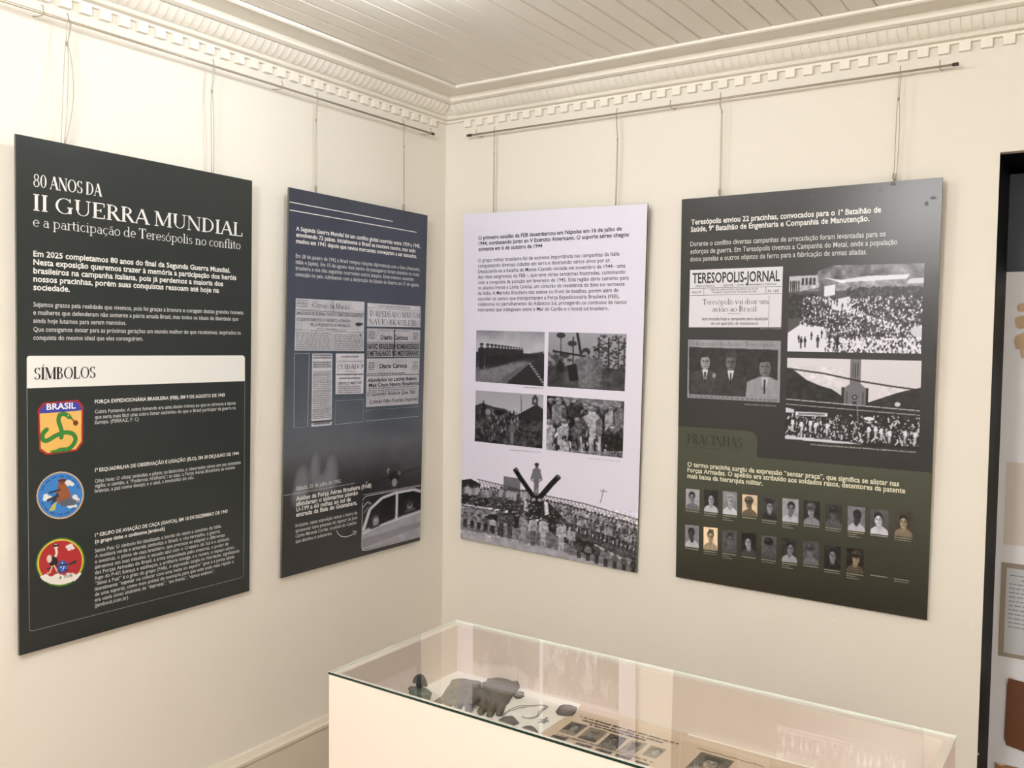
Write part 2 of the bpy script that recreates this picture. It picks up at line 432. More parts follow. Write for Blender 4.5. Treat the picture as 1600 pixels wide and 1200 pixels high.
# ------------------------------------------------------------------ picture painter (printed photographs as coloured grids)
class Pic:
    def __init__(s, w, h, c=0.5, seed=1):
        s.w, s.h = w, h; s.W, s.Hh = w*2, h*2
        s.A = np.empty((s.Hh, s.W, 3)); s.A[:] = s.c(c)
        s.rs = np.random.RandomState(seed)
        yy, xx = np.mgrid[0:s.Hh, 0:s.W]; s.X = (xx+.5)/s.W; s.Y = (yy+.5)/s.Hh
        s.mask = None
    def c(s, c): return np.array([c, c, c*1.06]) if np.isscalar(c) else np.array(c, float)
    def grad(s, y0, y1, c0, c1):
        k = np.clip((s.Y-y0)/(y1-y0), 0, 1)[..., None]; m = (s.Y >= y0) & (s.Y <= y1)
        s.A[m] = (s.c(c0)*(1-k)+s.c(c1)*k)[m]
    def _put(s, sl, m, c, al=1.0):
        sub = s.A[sl]; sub[m] = sub[m]*(1-al)+s.c(c)*al
    def ell(s, cx, cy, rx, ry, c, al=1.0, rot=0):
        R = max(rx, ry)*1.5 if rot else 0
        x0 = max(0, int((cx-max(rx, R))*s.W)-1); x1 = min(s.W, int((cx+max(rx, R))*s.W)+2)
        y0 = max(0, int((cy-max(ry, R))*s.Hh)-1); y1 = min(s.Hh, int((cy+max(ry, R))*s.Hh)+2)
        if x0 >= x1 or y0 >= y1: return
        sl = (slice(y0, y1), slice(x0, x1)); dx = s.X[sl]-cx; dy = s.Y[sl]-cy
        if rot:
            cr, sr = math.cos(rot), math.sin(rot); dx, dy = dx*cr+dy*sr, -dx*sr+dy*cr
        s._put(sl, (dx/rx)**2+(dy/ry)**2 < 1, c, al)
    def poly(s, P, c, al=1.0):
        xs = [p[0] for p in P]; ys = [p[1] for p in P]
        x0 = max(0, int(min(xs)*s.W)-1); x1 = min(s.W, int(max(xs)*s.W)+2)
        y0 = max(0, int(min(ys)*s.Hh)-1); y1 = min(s.Hh, int(max(ys)*s.Hh)+2)
        if x0 >= x1 or y0 >= y1: return
        sl = (slice(y0, y1), slice(x0, x1)); X, Y = s.X[sl], s.Y[sl]
        m = np.zeros(X.shape, bool)
        for i in range(len(P)):
            ax, ay = P[i]; bx, by = P[(i+1) % len(P)]
            if ay == by: continue
            c1 = (ay > Y) != (by > Y)
            m ^= c1 & (X < (bx-ax)*(Y-ay)/(by-ay)+ax)
        s._put(sl, m, c, al)
    def line(s, P, w, c, al=1.0):
        for (x0, y0), (x1, y1) in zip(P[:-1], P[1:]):
            d = np.array([(x1-x0)*s.w, (y1-y0)*s.h]); L = np.linalg.norm(d)
            if L < 1e-9: continue
            nx, ny = -d[1]/L*w/2/s.w, d[0]/L*w/2/s.h
            s.poly([(x0-nx, y0-ny), (x1-nx, y1-ny), (x1+nx, y1+ny), (x0+nx, y0+ny)], c, al)
    def noise(s, cells, amp, y0=0, y1=1, seed=None, x0=0, x1=1):
        n = np.zeros((s.Hh, s.W)); c = cells; am = 1.0
        for _ in range(3):
            ch, cw = max(2, int(c*s.h/s.w)+2), int(c)+2
            g = s.rs.rand(ch+1, cw+1); fy = s.Y*(ch-1); fx = s.X*(cw-1)
            iy = fy.astype(int); ix = fx.astype(int); ty = fy-iy; tx = fx-ix
            v = (g[iy, ix]*(1-tx)+g[iy, ix+1]*tx)*(1-ty)+(g[iy+1, ix]*(1-tx)+g[iy+1, ix+1]*tx)*ty
            n += am*(v-.5); c *= 2.1; am *= .6
        m = (s.Y >= y0) & (s.Y <= y1) & (s.X >= x0) & (s.X <= x1)
        s.A[m] += (n*amp)[m][:, None]
    def person(s, x, y, hgt, body, head=0.5, legs=None, hat=None, wide=1.0):
        """small standing figure; y = feet, hgt = height as fraction of the picture's height"""
        k = hgt; ax = s.h/s.w
        w = .088*k*ax*wide
        legs = body*.8 if legs is None else legs
        s.poly([(x-w*.8, y-k*.5), (x+w*.8, y-k*.5), (x+w*.75, y), (x+w*.1, y), (x, y-k*.38), (x-w*.1, y), (x-w*.75, y)], legs)
        s.poly([(x-w*1.3, y-k*.8), (x-w*.4, y-k*.86), (x+w*.4, y-k*.86), (x+w*1.3, y-k*.8), (x+w*1.5, y-k*.5), (x-w*1.5, y-k*.5)], body)
        s.ell(x, y-k*.92, w*.55, k*.08, head)
        if hat is not None: s.ell(x, y-k*.965, w*.75, k*.045, hat)
    def build(s, name, sheet, quad, parent, h=H1, m=None, label=None, duv=False):
        """quad: TL, TR, BR, BL as photograph points (or sheet uv)"""
        A = np.clip(s.A, 0, 1).reshape(s.h, 2, s.w, 2, 3).mean((1, 3))
        tl, tr, br, bl = [np.array(q, float) if duv else sheet.px(*q) for q in quad]
        fx = (np.arange(s.w)/(s.w-1))[None, :, None]; fy = (np.arange(s.h)/(s.h-1))[:, None, None]
        uv = (tl*(1-fx)+tr*fx)*(1-fy)+(bl*(1-fx)+br*fx)*fy
        V = sheet.w(uv, h).reshape(-1, 3)
        I = np.arange(s.w*s.h).reshape(s.h, s.w)
        Fq = np.stack([I[1:, :-1], I[1:, 1:], I[:-1, 1:], I[:-1, :-1]], -1).reshape(-1, 4)
        if s.mask is not None:
            mk = s.mask[::2, ::2].reshape(-1)
            Fq = Fq[mk[Fq].all(1)]
        me = bpy.data.meshes.new(name)
        off = np.array(wpos(parent)) if parent else np.zeros(3)
        me.vertices.add(len(V)); me.vertices.foreach_set('co', (V-off).astype('f').ravel())
        me.loops.add(len(Fq)*4); me.loops.foreach_set('vertex_index', Fq.astype('i').ravel())
        me.polygons.add(len(Fq)); me.polygons.foreach_set('loop_start', np.arange(0, len(Fq)*4, 4, dtype='i'))
        me.update(calc_edges=True)
        at = me.color_attributes.new('Col', 'FLOAT_COLOR', 'POINT')
        C = np.ones((len(V), 4), 'f'); C[:, :3] = lin(A).reshape(-1, 3)
        at.data.foreach_set('color', C.ravel())
        me.materials.append(m or M_PRINT)
        o = bpy.data.objects.new(name, me); COL.objects.link(o)
        if parent: o.parent = parent
        if label: o['label'] = label
        return o

# ================================================================== ROOM
XR, YB, HC = 4.3, -4.7, 2.435
DX0, DX1, DZ, DD = 1.848, 2.75, 2.068, 0.25
def struct(name, V, Fs, m, parent=None):
    o = mesh_obj(name, V, Fs, m, parent)
    if parent is None: o['kind'] = 'structure'
    return o
struct('floor', *boxes([(-.1, XR+.1, YB-.1, .5, -.08, 0)]), M_FLOOR)
struct('wall_left', *boxes([(-.15, 0, YB, 0.12, 0, HC+.05)]), M_WALL)
struct('wall_right', *boxes([(0, DX0, 0, .12, 0, HC+.05), (DX1, XR, 0, .12, 0, HC+.05), (DX0, DX1, 0, .12, DZ, HC+.05)]), M_WALL)
struct('wall_back', *boxes([(-.15, XR+.15, YB-.15, YB, 0, HC+.05)]), M_WALL)
struct('wall_side', *boxes([(XR, XR+.15, YB, .12, 0, HC+.05)]), M_WALL)

# door opening with deep black lining
door = thing('door_1', None, None, (DX0, .12, 0)); door['kind'] = 'structure'
v, f = boxes([(DX0-.03, DX0+.0005, 0.004, DD+.12, 0, DZ)])
mesh_obj('jamb', v, f, M_BLACKDOOR, door)
v, f = boxes([(DX1-.0005, DX1+.03, 0.004, DD+.12, 0, DZ)])
mesh_obj('jamb', v, f, M_BLACKDOOR, door)
v, f = boxes([(DX0-.03, DX1+.03, 0.03, DD+.12, DZ-.0005, DZ+.03)])
mesh_obj('lintel', v, f, M_BLACKDOOR, door)
v, f = boxes([(DX0-.03, DX1+.03, DD+.12, DD+.14, 0, DZ+.03)])
mesh_obj('backing', v, f, M_BLACKDOOR, door)

# ceiling: substrate, boards, edge bead
ce = struct('ceiling', *boxes([(-.15, XR+.15, YB-.15, .12, HC+.008, HC+.06), (0, .178, YB, 0, HC, HC+.008), (.178, XR, -.178, 0, HC, HC+.008)]), M_CEIL)
bw = 0.0687
v, f = boxes([(0, bw-.004, YB, -.178, HC, HC+.0075)])
# board with chamfered long edges
ch = .0035
bv = [(0, YB, HC+.0075), (0, YB, HC+ch*.8), (ch, YB, HC), (bw-.0012-ch, YB, HC), (bw-.0012, YB, HC+ch*.8), (bw-.0012, YB, HC+.0075)]
bv = bv+[(x, -.178, z) for x, y, z in bv]
bf = [(i, i+1, i+7, i+6) for i in range(5)]+[(5, 0, 6, 11)]+[(5, 4, 3, 2, 1, 0), (6, 7, 8, 9, 10, 11)]
b0 = mesh_obj('ceiling_board', bv, bf, M_CEIL, ce)
b0.data.validate()
bm = bmesh.new(); bm.from_mesh(b0.data); bmesh.ops.recalc_face_normals(bm, faces=bm.faces); bm.to_mesh(b0.data); bm.free()
nb = int((XR-.19)/bw)
x_first = .612-3*bw-0.0*bw
k0 = math.ceil((.178-x_first)/bw)
first = True
for k in range(k0, k0+nb):
    x = x_first+k*bw
    if x+bw > XR: break
    o = b0 if first else b0.copy()
    if not first:
        COL.objects.link(o); o.parent = ce
    o.location = (x, 0, random.uniform(-.0004, .0004)); first = False

# cornice profile pieces on each wall (d = distance from wall)
def extr(prof, wall, a0, a1, mitre=True):
    """prof: (d, z) loop; wall 'L': runs along -y, 'R': runs along +x; mitred at the corner"""
    V = []
    for s_, e in ((0, a0), (1, a1)):
        for d, z in prof:
            q = d if (s_ == 0 and mitre) else e
            if s_ == 1: q = e
            V.append((d, -q, z) if wall == 'L' else (q, -d, z))
    n = len(prof)
    Fs = [(i, (i+1) % n, n+(i+1) % n, n+i) for i in range(n)]+[tuple(range(n))[::-1], tuple(range(n, 2*n))]
    return V, Fs
def fixn(o):
    bm = bmesh.new(); bm.from_mesh(o.data); bmesh.ops.recalc_face_normals(bm, faces=bm.faces); bm.to_mesh(o.data); bm.free()
    return o
LEN = {'L': 4.6, 'R': 4.25}
fl_mesh = {}
for wl, nm in (('L', 'trim_1'), ('R', 'trim_2')):
    E_ = LEN[wl]
    # lower fascia (carries the dentils) with lip
    prof = [(0, 2.385), (0, 2.3645), (.012, 2.3645), (.013, 2.366), (.013, 2.371), (.034, 2.3715), (.037, 2.375), (.034, 2.380), (.030, 2.385)]
    V, Fs = extr(prof, wl, 0, E_)
    root = fixn(struct(nm, V, Fs, M_TRIM))
    prof = [(.074, 2.414), (.080, 2.412), (.096, 2.4165), (.098, 2.423), (.092, HC), (.05, HC)]
    fixn(struct('upper_moulding', *extr(prof, wl, 0, E_), M_TRIM, root))
    prof = [(.178, HC+.002), (.178, HC-.003), (.182, HC-.008), (.190, HC-.009), (.196, HC-.006), (.197, HC+.002)]
    fixn(struct('ceiling_bead', *extr(prof, wl, 0, E_), M_TRIM, root))
    prof = [(.001, 2.384), (.03, 2.384), (.034, 2.386), (.045, 2.391), (.06, 2.403), (.070, 2.413), (.074, 2.416), (.074, HC), (.001, HC)]
    fixn(struct('cove_backing', *extr(prof, wl, 0, E_), M_TRIM, root))
    # dentils
    P = .0515
    nD = int((3.4)/P)
    ph = 1.617-.0515*30
    for k in range(1, nD):
        xe = ph+P*k if wl == 'R' else (1.492-.0515*28)+P*k
        w_ = .0285
        q0, q1 = (xe-w_, xe) if wl == 'R' else (xe-w_, xe)
        if q0 < .04: continue
        if wl not in fl_mesh:
            b = (0, w_, -.0145, .001, 2.342, 2.3665) if wl == 'R' else (-.001, .0145, -w_, 0, 2.342, 2.3665)
            o = bevel_box('dentil', b, M_TRIM, root, w=.0012); fl_mesh[wl] = o.data
        else:
            o = bpy.data.objects.new('dentil', fl_mesh[wl]); COL.objects.link(o); o.parent = root
        o.location = (q0, 0, 0) if wl == 'R' else (0, -q0, 0)
    # cove flutes: shallow scoops between the lip and the upper moulding
    FP = .0258
    cp = [(.034, 2.385), (.042, 2.387), (.053, 2.393), (.064, 2.403), (.073, 2.414)]
    V, Fs = [], []
    for j, (d, z) in enumerate(cp):
        for i, (q, dep) in enumerate(((0.0003, .0007), (.004, .0), (.0129, -.0004), (.0218, .0), (.0255, .0007))):
            dd = d+.0008+dep; zz = z-.0008-dep
            V.append((q, -dd, zz) if wl == 'R' else (dd, -q, zz))
    for j in range(4):
        for i in range(4):
            a_ = j*5+i; Fs.append((a_, a_+1, a_+6, a_+5) if wl == 'R' else (a_, a_+5, a_+6, a_+1))
    fo = mesh_obj('cove_flute', V, Fs, M_TRIM, root, smooth=True)
    kk = 0
    for k in range(int(3.4/FP)):
        q0 = .075+k*FP
        o = fo if kk == 0 else fo.copy()
        if kk: COL.objects.link(o); o.parent = root
        o.location = (q0, 0, 0) if wl == 'R' else (0, -q0, 0)
        kk += 1

# baseboards
prof = [(0, 0), (.022, 0), (.022, .285), (.026, .291), (.026, .300), (.018, .306), (.010, .318), (0, .320)]
fixn(struct('baseboard_left', *extr(prof, 'L', 0, 4.65), M_BASE))
V, Fs = extr(prof, 'R', 0, DX0-.01)
fixn(struct('baseboard_right', V, Fs, M_BASE))

# ceiling lamps: opal globes on short stems
for i, (x, y, r, sgt, c, zc) in enumerate(LAMPS):
    lab = ['opal globe ceiling lamp over the middle of the room', 'small opal globe ceiling lamp above the two left wall panels', 'opal globe ceiling lamp towards the back of the room'][i]
    t_ = thing('ceiling_lamp', lab, 'lamp', (x, y, HC))
    zt_ = zc+r*.98
    mesh_obj('ceiling_rose', *lathe_vf((x, y, HC-.012), [(r*.45, 0), (r*.5, .004), (r*.5, .012)], 24), M_LAMPPLATE, t_)
    if HC-.012 > zt_: mesh_obj('stem', *tube_vf([(x, y, HC-.011), (x, y, zt_)], .006, 10), M_LAMPPLATE, t_, smooth=True)
    mesh_obj('globe', *ico_vf((x, y, zc), r, r, r, 32, 16), emit('lit_globe_%s' % 'abc'[i], c, sgt), t_, smooth=True)

# ================================================================== PANELS
def panel_sheet(wall, top, bot, z0=.81, z1=2.01):
    if wall == 'L':
        o = (bot, 0, z0); v = np.array([top-bot, 0, z1-z0]); return Sheet(o, (0, 1, 0), v)
    o = (0, -bot, z0); v = np.array([0, -(top-bot), z1-z0]); return Sheet(o, (1, 0, 0), v)

def make_panel(wall, top, bot, corners, label, face_mat, th=.007):
    sh = panel_sheet(wall, top, bot)
    uv = [sh.px(*c) for c in corners]         # TL TR BR BL
    cb = sh.w((uv[2]+uv[3])/2)
    root = thing('exhibition_panel', label, 'panel', tuple(cb), 'hanging text and photograph panels')
    ft = [sh.w(q, 0) for q in uv]; bk = [sh.w(q, -th) for q in uv]
    V = ft+bk
    Fs = [(3, 2, 1, 0), (4, 5, 6, 7)]+[(i, (i+1) % 4, 4+(i+1) % 4, 4+i) for i in range(4)]
    o = mesh_obj('board', V, Fs, [face_mat, M_SIDE], root)
    for p in o.data.polygons: p.material_index = 0 if p.index == 0 else 1
    fixn(o)
    return root, sh, uv

WHITE = ink('white_ink', rgb(222, 222, 218)); GREYW = ink('pale_grey_ink', rgb(196, 198, 196))
DARKINK = ink('dark_ink', rgb(40, 38, 40)); CREAMINK = ink('cream_ink', rgb(214, 212, 190))
LINEGREY = ink('thin_grey_line_ink', rgb(150, 152, 150)); OLIVEDARK = ink('dark_olive_ink', rgb(38, 42, 32))

# ---------------- panel 1
M_P1 = mat('dark_slate_print', rgb(40, 45, 44), 0.29, 0.5, var=(1.2, .93))
r1, s1, c1 = make_panel('L', .042, .014, [(24.5, 209), (394, 282.5), (389.6, 923.3), (30.4, 1024.6)],
    'dark slate title panel with a serif heading and three emblems, leftmost on the left wall', M_P1)
r1['name_hint'] = 'title'; del r1['name_hint']
lettering('title_lettering', s1, [(52, 291.5, 159.5, '80 ANOS DA', 20.5)], WHITE, r1, 21, 'serif', wm=1.35)
lettering('title_lettering', s1, [(52, 328.4, 378.5, 'II GUERRA MUNDIAL', 25.5)], WHITE, r1, 25, 'serif')
lettering('subtitle_lettering', s1, [(51.5, 353.6, 375.5, 'e a participação de Teresópolis no conflito', 17)], WHITE, r1, 17, 'serif')
lettering('bold_paragraph', s1, [(52, 400.4, 359.6, 'Em 2025 completamos 80 anos do final da Segunda Guerra Mundial.'),
    (52, 413.6, 369, 'Nesta exposição queremos trazer à memória a participação dos heróis'),
    (52, 427, 348.5, 'brasileiros na campanha italiana, pois já perdemos a maioria dos'),
    (52, 440, 342, 'nossos pracinhas, porém suas conquistas ressoam até hoje na'), (52, 453, 109, 'sociedade.')], WHITE, r1, 8.8, bold=True)
lettering('paragraph', s1, [(52, 479, 380, 'Sejamos gratos pela realidade que vivemos, pois foi graças a bravura e coragem destes grandes homens'),
    (52, 491.6, 372, 'e mulheres que defenderam não somente a pátria amada Brasil, mas todos os ideais de liberdade que'),
    (52, 504.5, 197, 'ainda hoje lutamos para serem mantidos.'),
    (52, 518, 376, 'Que consigamos deixar para as próximas gerações um mundo melhor do que recebemos, inspirados na'),
    (52, 531, 223.4, 'conquista do mesmo ideal que eles conseguiram.')], GREYW, r1, 7)
hd = rounded([(41.7, 556), (382.5, 555.4), (382.5, 595.4), (41.7, 606.7)], [5, 5, 0, 0])
flat('header_band', s1, [hd], ink('white_band_ink', rgb(226, 226, 222)), r1)
fr = rounded([(41.9, 606), (382.4, 595), (380.4, 901.7), (45.8, 987)], [0, 0, 6, 6])
q = [fr[-1]]  # open U shaped line
U_ = [fr[1]]+fr[2:]+[fr[0]]
stroke('frame_line', s1, [U_], .0011, LINEGREY, r1)
lettering('heading_lettering', s1, [(53.3, 593.3, 149, 'SÍMBOLOS')], DARKINK, r1, 19, 'serif', h=H1*2, wm=1.35)
for SH_ in ([(148, 630.4, 351, 'FORÇA EXPEDICIONÁRIA BRASILEIRA (FEB), EM 9 DE AGOSTO DE 1943')],
    [(148.3, 737.5, 373, '1ª ESQUADRILHA DE OBSERVAÇÃO E LIGAÇÃO (ELO), EM 20 DE JULHO DE 1944')],
    [(148.3, 839, 355.4, '1º GRUPO DE AVIAÇÃO DE CAÇA (GAVCA), EM 18 DE DEZEMBRO DE 1943'),
    (148.3, 849, 257.5, '(o grupo tinha o codinome Jambock)')]):
    lettering('small_heading', s1, SH_, WHITE, r1, 5.6, bold=True)
body = [(148, 646, 368, 'Cobra Fumando: A cobra fumando era uma alusão irônica ao que se afirmava à época'),
    (148, 654.6, 368, 'que seria mais fácil uma cobra fumar cachimbo do que o Brasil participar da guerra na'),
    (148, 662.6, 216.7, 'Europa. (FERRAZ, F. C)'),
    (148, 754.6, 376, 'Olho Nele: O oficial simboliza o piloto; os binóculos, o observador aéreo em sua constante'),
    (148, 762.3, 367, 'vigília; o canhão, a “Poderosa Artilharia”; as asas, a Força Aérea Brasileira; as nuvens'),
    (148, 770, 303, 'brancas, a paz como desejo; e o azul, a imensidão do céu.')]
L3 = [(346, 'Senta Pua: O símbolo foi idealizado a bordo do navio a caminho da Itália.'),
 (344, 'A moldura verde e amarela simboliza o Brasil; o céu vermelho, a guerra;'),
 (351, 'o avestruz, o piloto de caça brasileiro, que precisou se adaptar a diferentes'),
 (358, 'alimentos em suas missões; o escudo azul com o Cruzeiro do Sul é o símbolo'),
 (357, 'das Forças Armadas do Brasil; a arma empunhada pelo avestruz, o poder de'),
 (367, 'fogo do P-47; fumaça e estilhaços, a artilharia inimiga; e a nuvem, o espaço aéreo.'),
 (374, '“Senta a Pua!” é o grito do grupo (FAB). A expressão surgiu no Nordeste, significando'),
 (366, 'literalmente “espetar ou colocar com uma haste no esporo” (pua é a ponta afiada'),
 (365, 'de uma espora), como num animal de montaria para que este ande mais rápido e'),
 (335, 'era usada como sinônimo de “depressa”, “em frente”, “vamos embora”.'), (200, '(jambock.com.br)')]
for i, (xr, tx) in enumerate(L3): body.append((148, 863.5+8.55*i, xr, tx))
for B_ in (body[:3], body[3:6], body[6:]): lettering('paragraph', s1, B_, GREYW, r1, 5.6)

# emblems
def mk_mask(p, fn): p.mask = fn(p.X, p.Y)
p = Pic(96, 110, (.20, .22, .21))
sh_ = [(.12, .03), (.88, .0), (1, .13), (.99, .82), (.85, .97), (.17, 1.0), (.02, .9), (.0, .15)]
def inpoly(P):
    def fn(X, Y):
        m = np.zeros(X.shape, bool)
        for i in range(len(P)):
            ax, ay = P[i]; bx, by = P[(i+1) % len(P)]
            if ay == by: continue
            m ^= ((ay > Y) != (by > Y)) & (X < (bx-ax)*(Y-ay)/(by-ay)+ax)
        return m
    return fn
p.poly(sh_, (.62, .16, .14))
inn = [(.5+(x-.5)*.91, .5+(y-.5)*.92) for x, y in sh_]
p.poly(inn, (.88, .70, .38)); p.poly([inn[0], inn[1], inn[2], (.955, .21), (.045, .23), inn[7]], (.22, .25, .62))
Gn, Gd = (.20, .50, .20), (.10, .33, .12)
def snake(w, c):
    pts = [(.26, .93), (.36, .945), (.5, .92), (.64, .93), (.76, .86), (.83, .74), (.76, .63), (.6, .6), (.4, .64), (.2, .74), (.1, .72), (.1, .6), (.2, .52), (.36, .5), (.5, .56), (.56, .66), (.55, .76)]
    pts2 = [(.5, .7), (.52, .6), (.48, .48), (.44, .38), (.46, .28), (.56, .25), (.66, .3)]
    P1 = [pts[0]]
    for A in (pts[:13], pts2):
        A = np.array(A); n = len(A); tt = np.linspace(0, n-1, n*8)
        xs = np.interp(tt, range(n), A[:, 0]); ys = np.interp(tt, range(n), A[:, 1])
        k = np.ones(7)/7
        xs = np.convolve(np.pad(xs, 3, 'edge'), k, 'valid'); ys = np.convolve(np.pad(ys, 3, 'edge'), k, 'valid')
        for i, (x, y) in enumerate(zip(xs, ys)):
            ww = w*(min(1, .25+i/20) if A is not pts2 and len(A) > 8 else 1)
            p.ell(x, y, ww/p.w, ww/p.h, c)
snake(4.3, Gd); snake(3.2, Gn)
p.ell(.665, .31, .075, .045, Gn, rot=.5); p.ell(.66, .295, .014, .012, (.9, .9, .8))
p.line([(.72, .34), (.8, .42)], 2.5, (.35, .18, .08)); p.ell(.82, .44, .055, .05, (.4, .2, .08))
p.line([(.85, .38), (.88, .3), (.84, .24)], 2, (.7, .68, .66))
mk_mask(p, inpoly(sh_))
e1 = p.build('shield_emblem', s1, [(58.5, 627), (130, 624), (130.5, 706), (59.5, 712)], r1, label='shield shaped emblem with a green smoking snake on yellow')
lettering('emblem_lettering', s1, [(72.5, 640.5, 118, 'BRASIL')], ink('emblem_white', rgb(235, 235, 235)), r1, 9.5, bold=True, h=H1*2)

def disc(X, Y): return (X-.5)**2+(Y-.5)**2 < .25
p = Pic(104, 104, .2); p.ell(.5, .5, .5, .5, (.80, .66, .50)); p.ell(.5, .5, .465, .465, (.20, .45, .74)); p.ell(.5, .5, .46, .46, (.22, .48, .76))
for x, y, r_ in ((.66, .25, .09), (.74, .28, .06), (.6, .28, .06), (.8, .55, .07), (.84, .62, .08), (.7, .72, .09), (.8, .74, .06), (.2, .5, .07), (.27, .55, .08), (.18, .56, .06)):
    p.ell(x, y, r_*.8, r_*.7, (.86, .86, .86))
p.poly([(.25, .92-.1), (.32, .7), (.42, .62), (.38, .8)], (.75, .72, .35))
p.poly([(.46, .24), (.6, .26), (.72, .5), (.68, .66), (.45, .68), (.4, .5)], (.56, .33, .2)); p.ell(.53, .22, .06, .07, (.5, .25, .16)); p.poly([(.44, .18), (.62, .16), (.6, .22), (.46, .22)], (.35, .14, .1))
p.line([(.25, .44), (.5, .38)], 4, (.16, .18, .22)); p.line([(.22, .6), (.46, .5)], 6, (.18, .2, .25)); p.line([(.3, .68), (.44, .45)], 3, (.14, .16, .2))
p.poly([(.48, .62), (.7, .56), (.86, .64), (.8, .72), (.52, .74)], (.34, .36, .42)); p.ell(.37, .58, .05, .06, (.2, .2, .24))
for k in range(26):
    an = math.radians(200+140*k/25); an2 = math.radians(20+140*k/25)
    for q in (an, an2):
        if k % 4 != 3: p.ell(.5+.40*math.cos(q), .5+.40*math.sin(q), .013, .016, (.12, .2, .34))
mk_mask(p, disc)
p.build('round_emblem', s1, [(56.3, 738.5), (131, 735), (131, 808.5), (57, 813.5)], r1, label='round blue emblem with an observer figure and clouds')

p = Pic(104, 104, .2); p.ell(.5, .5, .5, .5, (.25, .48, .20)); p.ell(.5, .5, .465, .465, (.84, .74, .26)); p.ell(.5, .5, .435, .435, (.66, .18, .19))
rr = np.random.RandomState(3)
for k in range(11): p.ell(.12+.076*k, .82-.03*math.sin(k*1.9), .07, .07, (.90, .88, .86))
p.poly([(.14, .84), (.86, .84), (.7, .93), (.5, .96), (.3, .93)], (.90, .88, .86))
for x, y, r_ in ((.64, .2, .045), (.7, .18, .05), (.74, .23, .04), (.67, .25, .04)): p.ell(x, y, r_, r_*.8, (.88, .84, .84))
p.ell(.53, .6, .1, .13, (.18, .32, .66)); p.ell(.53, .6, .085, .112, (.2, .36, .7))
for x, y in ((.53, .52), (.5, .6), (.56, .6), (.53, .68), (.55, .64)): p.ell(x, y, .013, .014, (.9, .9, .95))
p.line([(.22, .62), (.45, .58), (.8, .53)], 3, (.22, .2, .22)); p.line([(.68, .56), (.82, .5)], 5, (.2, .18, .2))
p.line([(.4, .2), (.42, .32), (.36, .44)], 5, (.9, .86, .8)); p.ell(.4, .18, .045, .05, (.86, .82, .76)); p.poly([(.34, .15), (.46, .14), (.45, .18), (.35, .19)], (.16, .14, .14))
p.ell(.35, .48, .09, .1, (.14, .13, .14)); p.ell(.27, .42, .05, .08, (.85, .8, .76)); p.line([(.36, .55), (.44, .72)], 3, (.85, .72, .6)); p.line([(.33, .56), (.28, .7), (.22, .7)], 3, (.85, .72, .6))
mk_mask(p, disc)
p.build('round_emblem', s1, [(55.5, 842), (132.5, 838), (132.5, 913), (56, 919.5)], r1, label='round red emblem with a green and yellow rim, armed bird and blue shield')
lettering('emblem_lettering', s1, [(86, 897, 106, 'SENTA', 4.5), (91, 905.5, 113, 'A  PUA!', 5)], DARKINK, r1, 5, italic=.3, h=H1*2)

# ---------------- panel 2
M_P2 = mat('navy_grey_print', rgb(60, 68, 86), 0.29, 0.5)
C2 = [(451.9, 292.5), (668, 336.5), (656, 844.4), (439.6, 903.5)]
r2, s2, c2 = make_panel('L', .04, .014, C2,
    'navy to grey panel with newspaper clippings above a cockpit photograph, second on the left wall', M_P2)
p = Pic(110, 190, .3, 5)
stops = [(y_, tuple(np.array(q_)*.9)) for y_, q_ in [(0, (.21, .235, .31)), (.12, (.22, .25, .325)), (.3, (.25, .285, .35)), (.5, (.31, .35, .40)), (.60, (.36, .395, .43)), (.68, (.37, .385, .41)), (.745, (.24, .245, .26)), (.8, (.19, .19, .20)), (.9, (.16, .16, .165)), (1.0, (.17, .17, .18))]]
for (y0, q0), (y1, q1) in zip(stops[:-1], stops[1:]): p.grad(y0, y1+.001, q0, q1)
p.noise(5, .035); p.noise(12, .03, .66, .8)
for x, y, rx, ry, ro in ((.12, .76, .055, .05, .2), (.2, .735, .035, .055, 0), (.31, .745, .045, .055, -.35), (.26, .77, .06, .035, 0), (.1, .79, .05, .03, 0)):
    for q in range(6): p.ell(x+.008*math.sin(q*2.1), y+.006*math.cos(q*3.3), rx*(1-q*.12), ry*(1-q*.1), (.46, .47, .50), .3, ro)
p.build('printed_background', s2, C2, r2, h=H1*.5)
stroke('rule_line', s2, [[(452.3, 315.5), (614, 346)], [(452.3, 328), (651, 363)]], .0026, WHITE, r2)
lettering('bold_paragraph', s2, [(462.5, 360, 656.5, 'A Segunda Guerra Mundial foi um conflito global ocorrido entre 1939 a 1945,'),
    (462.5, 369.7, 649, 'envolvendo 72 países. Inicialmente o Brasil se manteve neutro, mas tudo'),
    (462.5, 379.5, 651, 'mudou em 1941 depois que navios mercantes começaram a ser atacados.')], WHITE, r2, 6.4, bold=True)
lettering('paragraph', s2, [(462, 402.5, 656, 'Em 28 de janeiro de 1942 o Brasil rompeu relações diplomáticas com o Eixo (Alemanha,'),
    (462, 412, 655, 'Itália e Japão). Em 15 de agosto dois navios de passageiros foram abatidos na costa'),
    (462, 421.6, 646, 'brasileira e nos dias seguintes ocorreram outros ataques. Estes eventos causaram'),
    (461.5, 431.3, 655, 'comoção no país, culminando com a declaração de Estado de Guerra em 31 de agosto.')], GREYW, r2, 6)

